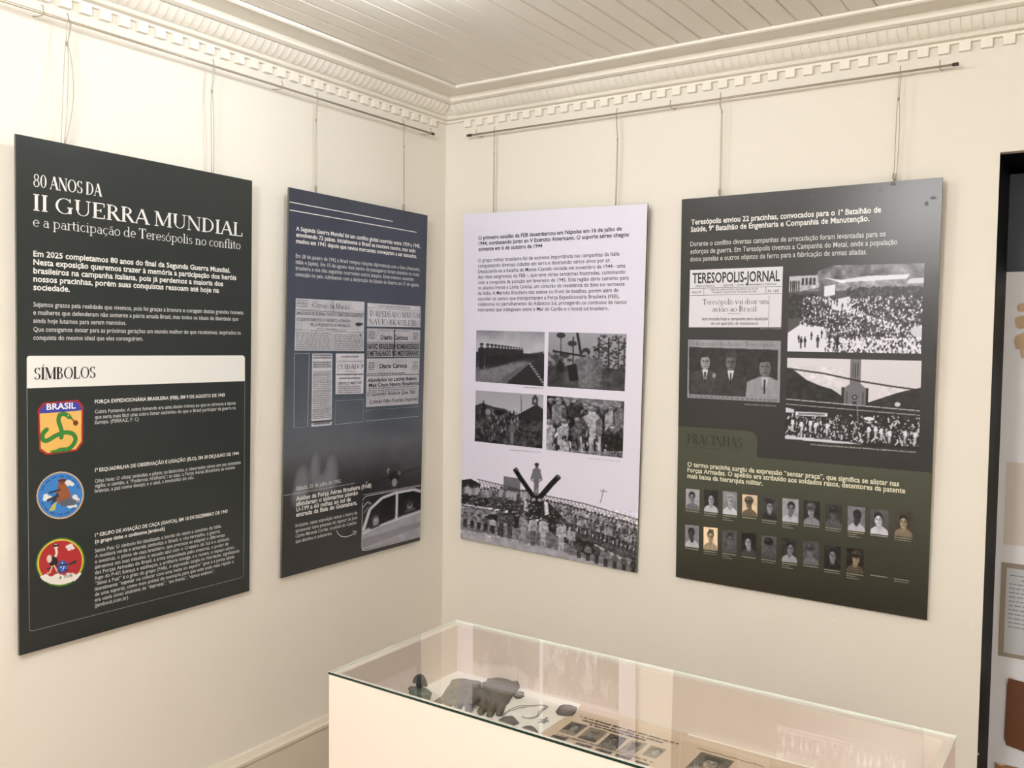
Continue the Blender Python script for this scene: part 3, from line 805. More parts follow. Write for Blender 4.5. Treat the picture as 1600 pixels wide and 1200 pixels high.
def clipping(sheet, quad, w, h, parent, label, rows, base=.72, seed=2, cracks=(), textrows=(), pic=None):
    """rows: grey newsprint; rows of fine type as broken bars"""
    p = Pic(w, h, base, seed); p.A[:] = (np.array([base, base, base*1.045])); p.noise(6, .06); p.noise(40, .05)
    for (x0, x1, y0, y1, n, dk) in textrows:
        for i in range(n):
            y = y0+(y1-y0)*(i+.5)/n; x = x0
            while x < x1-.01:
                wl_ = p.rs.uniform(.02, .06); xe = min(x+wl_, x1)
                p.poly([(x, y-.32*(y1-y0)/n), (xe, y-.32*(y1-y0)/n), (xe, y+.2*(y1-y0)/n), (x, y+.2*(y1-y0)/n)], dk, .75)
                x = xe+.012
    for P, wd, cc in cracks: p.line(P, wd, cc)
    if pic: pic(p)
    o = p.build('newspaper_clipping', sheet, quad, parent, label=label)
    return o
NEWS = ink('newspaper_black', rgb(34, 33, 38)); NEWSG = ink('newspaper_grey', rgb(92, 92, 102))
def cl_a(p):
    p.ell(.91, .46, .05, .035, .12); p.ell(.94, .45, .04, .02, .15); p.ell(.94, .665, .012, .018, .1); p.line([(.52, 0), (.53, .25)], 1.2, .45); p.poly([(.78, .0), (1, 0), (1, .2), (.85, .18)], .82, .5)
clipping(s2, [(462, 466), (569.4, 471.5), (568.3, 548.8), (460, 547.5)], 108, 80, r2, 'torn newspaper front page clipping, largest of its group', None, .70, 3,
    [([(.0, .22), (1, .25)], 1, .35), ([(.3, .57), (.72, .58)], .8, .3), ([(.0, .60), (1, .62)], .8, .4), ([(.52, .62), (.52, 1)], .8, .45)],
    [(.02, .16, .02, .18, 3, .45), (.02, .5, .64, .98, 9, .42), (.55, .98, .66, .98, 9, .42)], cl_a)
lettering('clipping_headline', s2, [(488, 480.5, 546, 'Correio da Manhã', 8.5)], NEWS, r2, 8, 'serif', h=H1*2)
lettering('clipping_headline', s2, [(463, 491.5, 568, 'EM ESTADO DE GUERRA TODO O TERRITORIO NACIONAL', 5), (463, 501, 548, 'O QUE ESTABELECE O DECRETO ASSINADO', 4.5), (485, 509.5, 547, 'PELO PRESIDENTE DA REPUBLICA', 4.5)], NEWS, r2, 4.5, h=H1*2)
clipping(s2, [(574, 473.3), (657, 478.7), (657, 511.5), (573.4, 510)], 84, 38, r2, 'pale newspaper clipping with a two-line serif headline', None, .76, 4, [([(0, .2), (1, .22)], .8, .5)], [(.2, .8, .05, .18, 1, .45)])
lettering('clipping_headline', s2, [(577, 494, 656, 'TORPEDEADO MAIS UM', 9), (576, 507, 656.5, 'NAVIO BRASILEIRO', 9)], NEWSG, r2, 8, 'serif', h=H1*2)
def cl_c(p): p.poly([(0, .47), (1, .44), (1, .98), (0, .98)], .50, .55); p.line([(.5, .03), (.49, .98)], 1.6, .06)
clipping(s2, [(573.4, 512.8), (656.5, 515.5), (656, 557.3), (573, 558)], 84, 44, r2, 'newspaper clipping with a heavy black two-line headline', None, .68, 5, [], [(.04, .14, .1, .38, 4, .35), (.86, .96, .1, .38, 4, .35), (.2, .8, .04, .1, 1, .45)], cl_c)
lettering('clipping_headline', s2, [(594.5, 530.5, 637, 'Diario Carioca', 6.5), (574, 545.6, 655, 'NAVIO BRASILEIRO BOMBARDEADO', 8.5), (574, 556.3, 655, 'E METRALHADO NO MEDITERRANEO', 8.2)], NEWS, r2, 7, bold=True, h=H1*2)
clipping(s2, [(573, 560), (655.7, 559), (653.3, 630.7), (571.6, 636.2)], 84, 74, r2, 'newspaper clipping with italic lines, lowest of the right column', None, .70, 6, [([(0, .36), (1, .36)], .8, .3), ([(0, .7), (1, .7)], .8, .4)], [(.04, .14, .08, .26, 4, .35), (.86, .96, .08, .26, 4, .35), (.02, .7, .30, .35, 1, .35), (.05, .95, .6, .69, 2, .35)])
lettering('clipping_headline', s2, [(593, 575.5, 635.5, 'Diario Carioca', 6.5)], NEWS, r2, 6, bold=True, h=H1*2)
lettering('clipping_headline', s2, [(574, 597, 651, 'Afundados no Litoral Baiano', 5.5), (576, 605, 654, 'Mais Cinco Navios Brasileiros', 5.5)], NEWS, r2, 6, bold=True, h=H1*2)
lettering('clipping_headline', s2, [(573, 619.5, 648, 'O Governo Anuncia Que Tais', 5.5), (577, 631, 652, 'Crimes Não Ficarão Impunes', 5.5)], NEWS, r2, 5.5, italic=.2, h=H1*2)
clipping(s2, [(487.8, 552.5), (519.3, 552.5), (518, 664), (486.4, 667)], 36, 114, r2, 'narrow newspaper column clipping', None, .76, 7, [([(0, .93), (1, .93)], 2.5, .1)],
    [(.06, .94, .01, .08, 2, .05), (.06, .94, .11, .2, 3, .15), (.06, .94, .24, .9, 26, .28), (.1, .9, .94, .99, 1, .2)])
clipping(s2, [(524.6, 552.5), (569, 552.5), (567.5, 614.8), (524, 616)], 48, 64, r2, 'newspaper clipping warning with the word in capitals', None, .78, 8, [([(.05, .2), (.95, .2)], .8, .3), ([(.3, .45), (.7, .45)], .8, .3)],
    [(.2, .8, .05, .12, 1, .3), (.04, .97, .49, .55, 1, .15), (.12, .88, .58, .64, 1, .2), (.1, .9, .8, .98, 4, .2)])
lettering('clipping_headline', s2, [(527, 577, 567, 'CUIDADO!', 7)], NEWS, r2, 7, 'serif', h=H1*2)
lettering('clipping_headline', s2, [(528, 601.5, 565, 'SERVIÇO MILITAR', 4.3)], NEWS, r2, 5, h=H1*2)
stroke('empty_outline', s2, [[(460, 552), (483.3, 552.5), (480.3, 667), (459, 668.4)]], .0012, GREYW, r2, closed=True)
stroke('empty_outline', s2, [[(524, 626.3), (567.5, 623.8), (567, 658.8), (523.5, 663.4)]], .0012, GREYW, r2, closed=True)
stroke('empty_outline', s2, [[(571.6, 641.4), (653.3, 635.4), (653.3, 650.5), (570.8, 658)]], .0012, GREYW, r2, closed=True)
stroke('rule_line', s2, [[(442.6, 774.6), (553.8, 755)], [(568, 773.2), (657.8, 757.4)]], .0012, GREYW, r2)
lettering('date_lettering', s2, [(462.5, 766.5, 533, 'Sábado, 31 de julho de 1943.')], GREYW, r2, 6.5)
lettering('bold_paragraph', s2, [(462.5, 782.8, 580, 'Aviões da Força Aérea Brasileira (FAB)'), (462.5, 791.2, 559, 'afundaram o submarino alemão'), (462.5, 799.6, 548, 'U-199 a 60 milhas ao sul da'), (462.5, 807.8, 558, 'entrada da Baía de Guanabara.')], WHITE, r2, 6.6, bold=True)
lettering('paragraph', s2, [(461.6, 824, 558, 'Inclusive, nesta exposição temos a honra de'), (461.6, 832.2, 558, 'apresentar itens pessoais do Agenor de José'), (461.6, 840.4, 557, 'Carlos Miranda Corrêa, co-piloto do Catalina'), (461.6, 848.8, 519, 'que afundou o submarino.')], GREYW, r2, 5.2)
arc_ = [(526, 829+0), (528, 834), (533, 838), (540, 839), (548, 836.5), (555, 832)]
stroke('curved_arrow', s2, [arc_, [(551, 830), (557.5, 830.5), (554, 836)]], .0022, WHITE, r2)
# cockpit photograph and the propeller above it
p = Pic(96, 84, .1, 9)
p.grad(0, .25, .12, .16); p.poly([(0, .62), (.3, .55), (1, .46), (1, 1), (0, 1)], .62); p.noise(8, .1, .5, 1); p.poly([(0, .78), (1, .7), (1, .8), (0, .95)], .42, .5)
p.poly([(.08, .25), (.3, .07), (.55, .02), (.54, .52), (.12, .62)], .07); p.poly([(.6, .02), (.85, .03), (1, .12), (1, .46), (.6, .5)], .09)
p.noise(10, .1, .1, .5)
p.line([(.02, .62), (.12, .25), (.32, .08), (.56, .03), (.85, .03), (1, .1)], 4.5, .78); p.line([(.57, 0), (.565, .5), (.56, .56)], 4, .80); p.line([(0, .68), (.3, .6), (1, .5)], 2.5, .8)
p.ell(.22, .5, .05, .1, .55); p.ell(.215, .42, .05, .04, .3); p.ell(.22, .47, .03, .04, .62); p.poly([(.14, .64), (.17, .58), (.28, .56), (.3, .6)], .2)
p.ell(.8, .34, .05, .08, .5); p.ell(.8, .28, .05, .04, .2); p.poly([(.7, .46), (.74, .4), (.88, .38), (.92, .44)], .3); p.ell(.8, .335, .04, .012, .1)
p.line([(0, .2), (.08, .1), (.14, .16)], 2, .6); p.line([(.02, .3), (.1, .2)], 1.5, .5)
CK = [(567, 777.5), (657.6, 760.3), (656, 838), (565.2, 860.5)]
p.build('cockpit_photograph', s2, CK, r2)
fr_ = rounded([(566.3, 776.2), (657.9, 758.9), (656.3, 838.5), (564.6, 862)], [9, 0, 0, 9])
stroke('photograph_outline', s2, [fr_[1:]+[fr_[0]]], .0022, GREYW, r2, h=H1*2)
p = Pic(100, 50, (.19, .19, .2), 4)
p.line([(.05, .62), (.5, .5), (.98, .32)], 2, .07); p.ell(.52, .52, .09, .2, .06); p.ell(.52, .75, .045, .15, .55); p.ell(.41, .28, .018, .12, .55); p.line([(.42, .3), (.46, .6)], 2, .08); p.ell(.05, .6, .02, .05, .5); p.ell(.6, .42, .03, .08, .4)
p.mask = ((np.abs(p.Y-(.62-.3*p.X)) < .07) & (p.X > .03)) | (((p.X-.5)/.14)**2+((p.Y-.5)/.48)**2 < 1)
p.build('propeller_picture', s2, [(568, 728), (658, 718), (657, 757), (568, 772)], r2, h=H1*1.5)

# ---------------- panel 3
M_P3 = mat('white_lavender_print', rgb(224, 221, 238), 0.38, 0.45, var=(1.5, .98))
C3 = [(725.5, 334.5), (1011.7, 318.3), (994.3, 895), (719.5, 841)]
r3, s3, c3 = make_panel('R', .04, .014, C3,
    'white panel with black text and a large aircraft crew photograph at its foot', M_P3)
lettering('paragraph', s3, [(747.5, 374.8, 971.7, 'O primeiro escalão da FEB desembarcou em Nápoles em 16 de julho de'), (748, 383.4, 982.5, '1944, combatendo junto ao V Exército Americano. O suporte aéreo chegou'), (748, 392.2, 847.4, 'somente em 6 de outubro de 1944')], DARKINK, r3, 5.6, bold=True)
lettering('paragraph', s3, [(747, 409.8, 968, 'O grupo militar brasileiro foi de extrema importância nas campanhas da Itália'),
 (747, 418.3, 954, 'conquistando diversas cidades em terra e destruindo vários alvos por ar.'),
 (747, 427, 977, 'Destacando-se a batalha de Monte Castello iniciada em novembro de 1944 - uma'),
 (747, 435.5, 977, 'das mais sangrentas da FEB -, que teve várias tentativas frustradas, culminando'),
 (747, 444, 982.5, 'com a conquista da posição em fevereiro de 1945. Esta região abriu caminho para'),
 (747, 452.5, 976, 'os aliados frente a Linha Gótica, um cinturão de resistência do Eixo no noroeste'),
 (747, 461, 966, 'da Itália. A Marinha Brasileira não esteve no front de batalhas, porém além de'),
 (747, 469.6, 968, 'escoltar os navios que transportaram a Força Expedicionária Brasileira (FEB),'),
 (747, 478, 979, 'colaborou no patrulhamento do Atlântico Sul, protegendo os comboios de navios'),
 (747, 486.6, 951, 'mercantes que trafegavam entre o Mar do Caribe e o litoral sul brasileiro.')], DARKINK, r3, 5.3)
# photo: men lined up along a road
p = Pic(108, 86, .6, 11)
p.grad(0, .45, .56, .74); p.noise(4, .12, 0, .42); p.poly([(0, .42), (1, .4), (1, 1), (0, 1)], .2)
p.poly([(0, .72), (.7, .55), (.85, .57), (.45, 1), (0, 1)], .36); p.poly([(0, .82), (.5, .64), (.75, .58), (.3, 1), (0, 1)], .43); p.noise(20, .1, .5, 1)
p.poly([(.45, 1), (.8, .58), (1, .5), (1, 1)], .15); p.poly([(.76, .42), (.98, .36), (1, .55), (.76, .52)], .18); p.poly([(.76, .42), (.85, .38), (.98, .38)], .5, .6)
for k in range(9): p.ell(.8+.025*k, .6+.045*k, .02, .018, .55)
for k in range(13):
    f_ = 1-k/14; x = .09+(1-f_)**.75*.66; y = .48+.27*f_; hh = .16+.34*f_
    p.person(x, y, hh, .13+.02*(k % 3), .35, .1, .12, 1.1)
for k in range(14): p.ell(.42+.035*k, .47+.01*math.sin(k), .022, .04, .12)
p.build('road_photograph', s3, [(744.4, 516), (851.3, 518.7), (849.8, 603.7), (743, 596)], r3)
# photo: soldier aiming a rocket launcher among trees
p = Pic(122, 90, .6, 12)
p.grad(0, .6, .60, .5); p.poly([(0, .62), (1, .6), (1, 1), (0, 1)], .22); p.noise(14, .18, .58, 1)
rs = np.random.RandomState(8)
for k in range(160):
    x, y = rs.uniform(.6, 1), rs.uniform(.05, .6); p.ell(x, y, .02, .02, rs.choice([.12, .2, .62]), .8)
for k in range(50): x, y = rs.uniform(0, .3), rs.uniform(.4, .7); p.ell(x, y, .03, .03, .2, .6)
for x, w_ in ((.17, 1.4), (.33, 2), (.66, 2), (.78, 2.5), (.9, 2), (.97, 2)): p.line([(x, .08), (x+.01, .65)], w_, .14)
for x in (.17, .32): p.ell(x, .06 if x < .2 else .2, .06, .05, .2)
p.line([(.38, 0), (.44, .42)], 4, .13)
p.poly([(.4, .55), (.44, .42), (.54, .4), (.6, .5), (.6, .75), (.58, .98), (.44, .98), (.38, .8)], .42); p.ell(.5, .34, .055, .07, .16); p.ell(.49, .39, .035, .05, .5); p.poly([(.35, .5), (.47, .44), (.5, .54), (.38, .62)], .38)
p.poly([(.57, .5), (.61, .42), (.7, .45), (.72, .62), (.68, .98), (.58, .98)], .36); p.ell(.635, .31, .04, .05, .14); p.ell(.63, .36, .03, .045, .45)
p.noise(30, .16, .38, 1, x0=.38, x1=.75)
p.line([(.08, .35), (.32, .39), (.5, .42)], 3.2, .1); p.ell(.08, .35, .014, .03, .08); p.poly([(.26, .6), (.38, .55), (.42, .85), (.3, .88)], .1)
p.poly([(.12, .6), (.17, .48), (.22, .6), (.22, .72), (.12, .72)], .12)
p.build('launcher_photograph', s3, [(857.3, 518.7), (979.4, 521.8), (976, 611.5), (855.2, 603.7)], r3)
# photo: soldiers on a hillside below a chapel
p = Pic(108, 84, .7, 13)
p.grad(0, .5, .62, .68); p.poly([(0, .3), (.1, .24), (.3, .3), (.45, .32), (.6, .42), (.75, .36), (.9, .2), (1, .28), (1, 1), (0, 1)], .2); p.noise(26, .28, .36, 1); p.noise(9, .1, .3, 1)
p.poly([(.62, .42), (.9, .19), (1, .27), (1, .5), (.7, .5)], .15); p.poly([(.84, .2), (.84, .06), (.92, .06), (.92, .2)], .25); p.poly([(.85, .06), (.88, .0), (.91, .06)], .2); p.ell(.88, .13, .015, .03, .6)
p.line([(.68, .05), (.69, .4)], 1, .2)
p.person(.13, .52, .33, .1, .2, .12); 
for k in range(46):
    x, y = rs.uniform(.1, .7), rs.uniform(.35, .9); p.ell(x, y, .014, .04, rs.choice([.42, .5, .12, .1])); p.ell(x, y-.05, .012, .018, .3)
p.ell(.2, .4, .04, .06, .5); p.ell(.36, .4, .08, .05, .1); p.person(.56, .98, .45, .36, .42, .44)
p.build('hillside_photograph', s3, [(743.3, 610), (849.3, 617), (847.5, 701), (741.8, 689.3)], r3)
# photo: soldiers in helmets gathered closely
p = Pic(120, 92, .45, 14)
p.noise(12, .25)
def sold(x, y, k, tone, hel=.35, lean=0.0):
    p.poly([(x-.12*k, y+.56*k), (x-.13*k, y+.1*k), (x-.04*k, y-.06*k), (x+.06*k, y-.06*k), (x+.14*k, y+.12*k), (x+.13*k, y+.56*k)], .08, .75)
    p.poly([(x-.09*k, y+.55*k), (x-.1*k+lean*.2, y+.12*k), (x-.03*k, y+.06*k), (x+.05*k, y+.06*k), (x+.11*k, y+.14*k), (x+.1*k+lean, y+.55*k)], tone)
    p.poly([(x+.04*k, y+.14*k), (x+.1*k, y+.12*k), (x+.12*k+lean, y+.4*k), (x+.05*k+lean, y+.42*k)], tone*.6)
    p.ell(x, y+.02*k, .045*k, .07*k, min(.7, tone+.1)); p.ell(x, y-.02*k, .065*k, .055*k, hel); p.ell(x-.02*k, y-.035*k, .03*k, .02*k, hel+.25)
p.poly([(0, 0), (.2, 0), (.15, .4), (0, .5)], .1)
for q in ((.06, .1, .8, .2), (.16, .08, .9, .45), (.38, .1, .85, .15), (.52, .14, .7, .35), (.84, .16, .8, .55), (.95, .12, .7, .4)): sold(*q[:4])
for q in ((.6, .2, 1.15, .62), (.04, .5, 1.1, .6), (.25, .46, 1.0, .62), (.43, .42, 1.0, .3), (.88, .52, 1.2, .1)): sold(*q[:4])
for k in range(40):
    x, y = rs.uniform(.05, .8), rs.uniform(.55, .98); p.line([(x, y), (x+rs.uniform(-.05, .05), y+rs.uniform(.05, .15))], rs.uniform(1, 3.5), rs.choice([.08, .1, .7, .6]))
for k in range(6): p.line([(.4+.06*k, .7), (.43+.055*k, 1)], 3, .65 if k % 2 else .1)
p.noise(34, .3)
p.build('gathering_photograph', s3, [(855, 618), (975.5, 627), (973, 715.8), (853.3, 702.5)], r3)
# photo: aircraft and its crew, running to the foot of the panel
sky = (.876, .864, .931)
p = Pic(276, 176, sky, 15)
# quad corners run from y=705(left) to the panel foot; horizon about 0.6
def ln(P, w_, c_): p.line(P, w_, c_)
p.A[:] = np.array(sky)
p.poly([(0, .34), (.1, .30), (.3, .38), (.5, .42), (.75, .52), (1, .56), (1, 1), (0, 1)], .48, .0)
# left crowd on hangar, truss, ground
p.poly([(0, .61), (.25, .63), (.45, .68), (.7, .77), (1, .87), (1, 1), (0, 1)], .42); p.poly([(0, .62), (.22, .63), (.2, .84), (0, .82)], .5)
p.poly([(.0, .89), (.35, .90), (.7, .95), (1, 1.02), (1, 1), (0, 1)], .62); p.noise(40, .14, .6, 1)
for k in range(2):
    ln([(.10, .31+.1*k), (.42, .41+.04*k), (.72, .47+.06*k), (1, .56+.05*k)], 1.6, .2)
for k in range(44):
    x = .11+.02*k; yt = .31+.3*(x-.1)*.9
    ln([(x, yt), (x+.018, yt+.09)], .9, .28); ln([(x+.018, yt+.02), (x, yt+.1)], .7, .34)
p.poly([(.26, .26), (.36, .28), (.36, .5), (.26, .48)], .3, .8); p.noise(30, .1, .26, .5, x0=.26, x1=.36)
p.poly([(0, .33), (.06, .31), (.12, .36), (.12, .56), (.0, .56)], .14)
p.poly([(.0, .48), (.24, .5), (.42, .5), (.42, .62), (.0, .6)], .22)
rs = np.random.RandomState(21)
for k in range(20):                                    # upper left rows
    p.person(.02+.021*k, .60+rs.uniform(-.01, .015)-.0*k, .2+rs.uniform(-.02, .03), rs.choice([.35, .5, .62, .22]), .42, .2, .2)
for k in range(26):
    p.person(.52+.0185*k, .66+.0042*k*1.3+rs.uniform(-.01, .01), .20, rs.choice([.4, .55, .65, .3]), .38, .15, .16)
for k in range(22):
    p.person(.55+.021*k, .72+.0065*k, .18, rs.choice([.5, .6, .3, .2]), .35, .14, .16)
p.poly([(.58, .70), (1, .82), (1, .9), (.58, .78)], .16, .75)
p.ell(.0, .6, .001, .001, .1)
# aircraft
p.poly([(.30, .74), (.40, .55), (.46, .48), (.52, .48), (.60, .6), (.66, .78), (.60, .83), (.5, .72), (.42, .72), (.34, .79)], .06)
p.poly([(.385, .47), (.40, .47), (.41, .6), (.385, .62)], .8); p.poly([(.50, .48), (.52, .49), (.53, .6), (.505, .62)], .8)
p.ell(.455, .58, .045, .13, .05); p.ell(.455, .49, .035, .06, .07); p.ell(.44, .475, .012, .015, .6); p.ell(.475, .475, .012, .015, .6)
ln([(.425, .655), (.445, .675), (.475, .675), (.49, .65)], 3.2, .85)
ln([(.325, .18), (.36, .27), (.44, .45)], 7.5, .05); ln([(.58, .235), (.54, .31), (.475, .45)], 8.5, .05); ln([(.33, .17), (.345, .2)], 4, .35); ln([(.582, .23), (.57, .25)], 4, .35)
p.person(.453, .43, .31, .42, .3, .4, .1, 1.0); ln([(.43, .22), (.422, .28), (.44, .3)], 2, .4); ln([(.476, .22), (.484, .28), (.466, .3)], 2, .4)
p.ell(.195, .735, .04, .055, .07); p.ell(.742, .86, .05, .06, .05); p.poly([(.18, .68), (.4, .6), (.4, .68), (.2, .73)], .1); p.ell(.185, .75, .02, .02, .25)
p.poly([(.62, .76), (.8, .84), (.78, .9), (.6, .84)], .08)
ln([(.78, .82), (1, .95)], 2, .7); ln([(.78, .85), (.95, .95)], 1, .4)
for k in range(6): p.person(.03+.043*k, .855+.006*k, .17, rs.choice([.45, .35, .7]), .3, .1, .1, 1.6)
for q in ((.255, .89, .28, .3, .2), (.305, .9, .3, .25, .2), (.385, .92, .32, .5, .55), (.44, .93, .30, .62, .3), (.50, .945, .32, .66, .6), (.60, .965, .34, .66, .62), (.655, .955, .28, .6, .4)):
    p.person(q[0], q[1], q[2], q[3], .35, q[4], .12, 1.05)
for k in range(7): p.person(.70+.047*k, .965+.012*k, .15, rs.choice([.3, .42, .2]), .3, .12, .1, 1.5)
ln([(.82, .33), (.805, .45)], 1.3, .5); ln([(.8, .345), (.84, .35)], 1.2, .5)
for k in range(520):
    x = rs.uniform(0, 1); y = rs.uniform(.46, .66)+.22*max(0, x-.3); p.ell(x, y, .005, .008, rs.choice([.08, .12, .6, .2]), .8)
p.noise(90, .3, .5, .93)
BP = [(722.6, 705), (1000.2, 705), C3[2], C3[3]]
p.build('aircraft_crew_photograph', s3, BP, r3)
for C_ in ((819, 606, 849, 'Soldados em formação na estrada'), (797, 703.5, 845, 'Vista da encosta de Monte Castello, Itália'), (917, 716+.6, 969, 'Soldados reunidos após o combate na Itália')): lettering('caption', s3, [C_], NEWSG, r3, 1.9)

# ---------------- panel 4
M_P4 = mat('charcoal_print', rgb(40, 40, 42), 0.29, 0.5, var=(1.2, .93))
C4 = [(1065.4, 311.6), (1473, 276.8), (1448, 969), (1056, 901.3)]
r4, s4, c4 = make_panel('R', .04, .014, C4,
    'charcoal and olive green panel with rows of small soldier portraits, next to the black doorway', M_P4)
lettering('bold_paragraph', s4, [(1080, 351.2, 1376.8, 'Teresópolis enviou 22 pracinhas, convocados para o 1ª Batalhão de'), (1079.3, 362.4, 1358.3, 'Saúde, 9ª Batalhão de Engenharia e Companhia de Manutenção.')], WHITE, r4, 7.8, bold=True)
lettering('paragraph', s4, [(1078.7, 385, 1383.8, 'Durante o conflito diversas campanhas de arrecadação foram levantadas para os'), (1078.7, 396.8, 1402, 'esforços de guerra. Em Teresópolis tivemos a Campanha do Metal, onde a população'), (1078.4, 408.6, 1354.6, 'doou panelas e outros objetos de ferro para a fabricação de armas aliadas.')], GREYW, r4, 7.3)
flat('newspaper_clipping', s4, [[(1078.4, 422), (1223.5, 416.4), (1220.5, 511.4), (1076.2, 511.4)]], ink('clipping_white', rgb(214, 214, 222)), r4, label='white newspaper clipping with a heavy black masthead')
lettering('clipping_headline', s4, [(1082, 442.5, 1218.5, 'TERESOPOLIS-JORNAL', 15.5)], NEWS, r4, 15, bold=True, h=H1*2)
lettering('clipping_headline', s4, [(1098, 476, 1201, 'Teresópolis vai doar um', 8.5), (1113, 487, 1182, 'avião ao Brasil', 8.5)], NEWS, r4, 9, 'serif', h=H1*2)
for C_ in [(1087, 448.6, 1117, 'JORNAL DA TERRA E DA'), (1130, 447.6, 1146, 'GENTE'), (1152, 446.5, 1213, 'Jornal  Hebdomadario e Noticioso', 3), (1110, 454, 1184, 'DIRETOR e REDATOR Dr. José Silveira, Rua do Sol', 2.6), (1112, 458, 1182, 'Teresópolis - Estado do Rio, 18 de janeiro de 1942', 2.6),
    (1081, 458.6, 1096, 'Ano IV', 4), (1200, 456.5, 1217, 'N. 160', 4), (1096.5, 500.5, 1200, 'Será iniciada hoje a campanha para aquisição', 4.6), (1111, 507.6, 1185, 'de um aparelho de treinamento', 4.6)]: lettering('clipping_small_print', s4, [C_], NEWS, r4, 3, h=H1*2)
stroke('clipping_rule', s4, [[(1078.6, 450.6), (1221.4, 447.6)], [(1078.6, 461.8), (1221.2, 458.6)], [(1100, 450), (1100, 461.6)], [(1197, 448), (1197, 459.4)], [(1202, 462), (1201, 511)], [(1137, 490.3), (1158, 490)]], .0012, NEWS, r4, h=H1*2)

p = Pic(140, 96, .56, 31); p.noise(5, .04)
p.poly([(.015, .13), (.97, .15), (.97, .93), (.02, .93)], .13); p.noise(7, .05)
def man(cx, top, k, suit, face=.52, hair=.12, shirt=.8, glasses=False, tie=.1):
    p.poly([(cx-.17*k, .93), (cx-.16*k, top+.42*k), (cx-.05*k, top+.34*k), (cx+.05*k, top+.34*k), (cx+.16*k, top+.42*k), (cx+.18*k, .93)], suit)
    p.poly([(cx-.035*k, top+.34*k), (cx+.035*k, top+.34*k), (cx, top+.58*k)], shirt); p.poly([(cx-.01*k, top+.38*k), (cx+.01*k, top+.38*k), (cx+.008*k, top+.58*k), (cx-.008*k, top+.58*k)], tie)
    p.ell(cx, top+.13*k, .062*k, .14*k, hair); p.ell(cx, top+.215*k, .052*k, .13*k, face); p.poly([(cx-.055*k, top+.14*k), (cx-.03*k, top+.06*k), (cx+.03*k, top+.06*k), (cx+.055*k, top+.14*k), (cx+.02*k, top+.125*k)], hair); p.ell(cx+.025*k, top+.23*k, .028*k, .1*k, face-.12, .6)
    for d in (-.022, .022): p.ell(cx+d*k, top+.195*k, .012*k, .012*k, .14)
    p.line([(cx, top+.19*k), (cx+.004*k, top+.25*k)], 1, face-.2); p.line([(cx-.02*k, top+.29*k), (cx+.02*k, top+.29*k)], 1.2, .18)
man(.2, .17, .98, .2, .58); man(.48, .16, 1.02, .17, .38, .2, .8, True); man(.84, .2, 1.15, .55, .42, .08, .7)
p.line([(.48-.05, .37), (.48+.05, .37)], 1.4, .1); p.ell(.3, .6, .02, .04, .5); p.noise(26, .07, .13, .93)
for i in range(2):
    x = .02
    while x < .95: w_ = p.rs.uniform(.02, .05); p.line([(x, .955+.022*i), (x+w_, .957+.022*i)], 1.1, .3); x += w_+.012
p.build('men_photograph', s4, [(1075.3, 530.5), (1220.2, 532.6), (1218, 629), (1074, 621.4)], r4, label='grey newspaper photograph of three men in suits')
lettering('clipping_headline', s4, [(1078.5, 539.6, 1215.5, 'O Batismo do Avião "Teresópolis"', 6.2)], NEWSG, r4, 6, 'serif', h=H1*2)
for C_ in ((1163, 632.7, 1213, 'JORNAL GAZETA DE TERESOPOLIS'), (1188, 514.3, 1221, 'jornal o Teresópolis')): lettering('caption', s4, [C_], LINEGREY, r4, 2.0)

# crowd in the street
p = Pic(208, 138, .3, 32)
p.poly([(0, 0), (1, 0), (1, .3), (0, .3)], .42); p.noise(18, .32, 0, .16); p.poly([(0, 0), (.35, .0), (.2, .08), (0, .12)], .15)
p.poly([(0, .1), (.22, .08), (.24, .25), (.08, .3), (.0, .3)], .72)
for k in range(5): p.poly([(.01+.016*k, .17), (.02+.016*k, .17), (.02+.016*k, .3), (.01+.016*k, .3)], .1)
p.poly([(0, .08), (.23, .07), (.22, .11), (0, .12)], .15)
for k in range(4): p.poly([(.10+.03*k, .14), (.12+.03*k, .14), (.12+.03*k, .22), (.10+.03*k, .22)], .12)
p.poly([(.27, .14), (.4, .17), (.6, .13), (.9, .12), (.88, .17), (.7, .2), (.4, .2)], .85); p.poly([(.4, .2), (.85, .17), (1, .2), (1, .3), (.3, .3)], .55); p.noise(30, .3, .18, .3)
p.poly([(.9, .17), (1, .16), (1, .22), (.88, .22)], .8)
p.poly([(0, .3), (1, .28), (1, 1), (0, 1)], .28); 
p.poly([(.28, .24), (.36, .22), (.36, .34), (.28, .36)], .88)
rs = np.random.RandomState(5)
for k in range(620):
    x, y = rs.uniform(.45, 1), rs.uniform(.26, .5); p.ell(x, y, .012, .016, rs.choice([.1, .12, .18, .3]), .8)
for k in range(250):
    x, y = rs.uniform(0, .22), rs.uniform(.33, .6); p.ell(x, y, .014, .018, rs.choice([.08, .12, .2]), .9)
p.poly([(.34, .4), (.47, .36), (.5, .44), (.46, .56), (.34, .5)], .85); p.poly([(0, .78), (.1, .68), (.28, .70), (.32, .8), (.3, 1), (0, 1)], .86); p.poly([(.88, .75), (1, .65), (1, .85), (.94, .84)], .8)
for k in range(3200):
    x, y = rs.uniform(.1, 1), rs.uniform(.36, 1)
    if x < .3 and y > .7: continue
    if .34 < x < .46 and y < .52: continue
    if x > .92 and .7 < y < .82: continue
    band = abs((y-.45)-(x-.38)*.62) < .035
    c_ = rs.choice([.92, .88, .8, .2]) if band or y > .83+.0*x else rs.choice([.06, .1, .12, .2, .35, .75, .88])
    p.ell(x, y, .004+.003*y, .008+.008*y, c_)
for q in ((.11, .96, .14), (.14, .95, .13), (.24, .95, .15), (.39, .98, .18), (.09, .9, .1), (.19, .86, .1), (.27, .84, .1), (.33, .9, .12)): p.person(q[0], q[1], q[2], .1, .1, .08, .1)
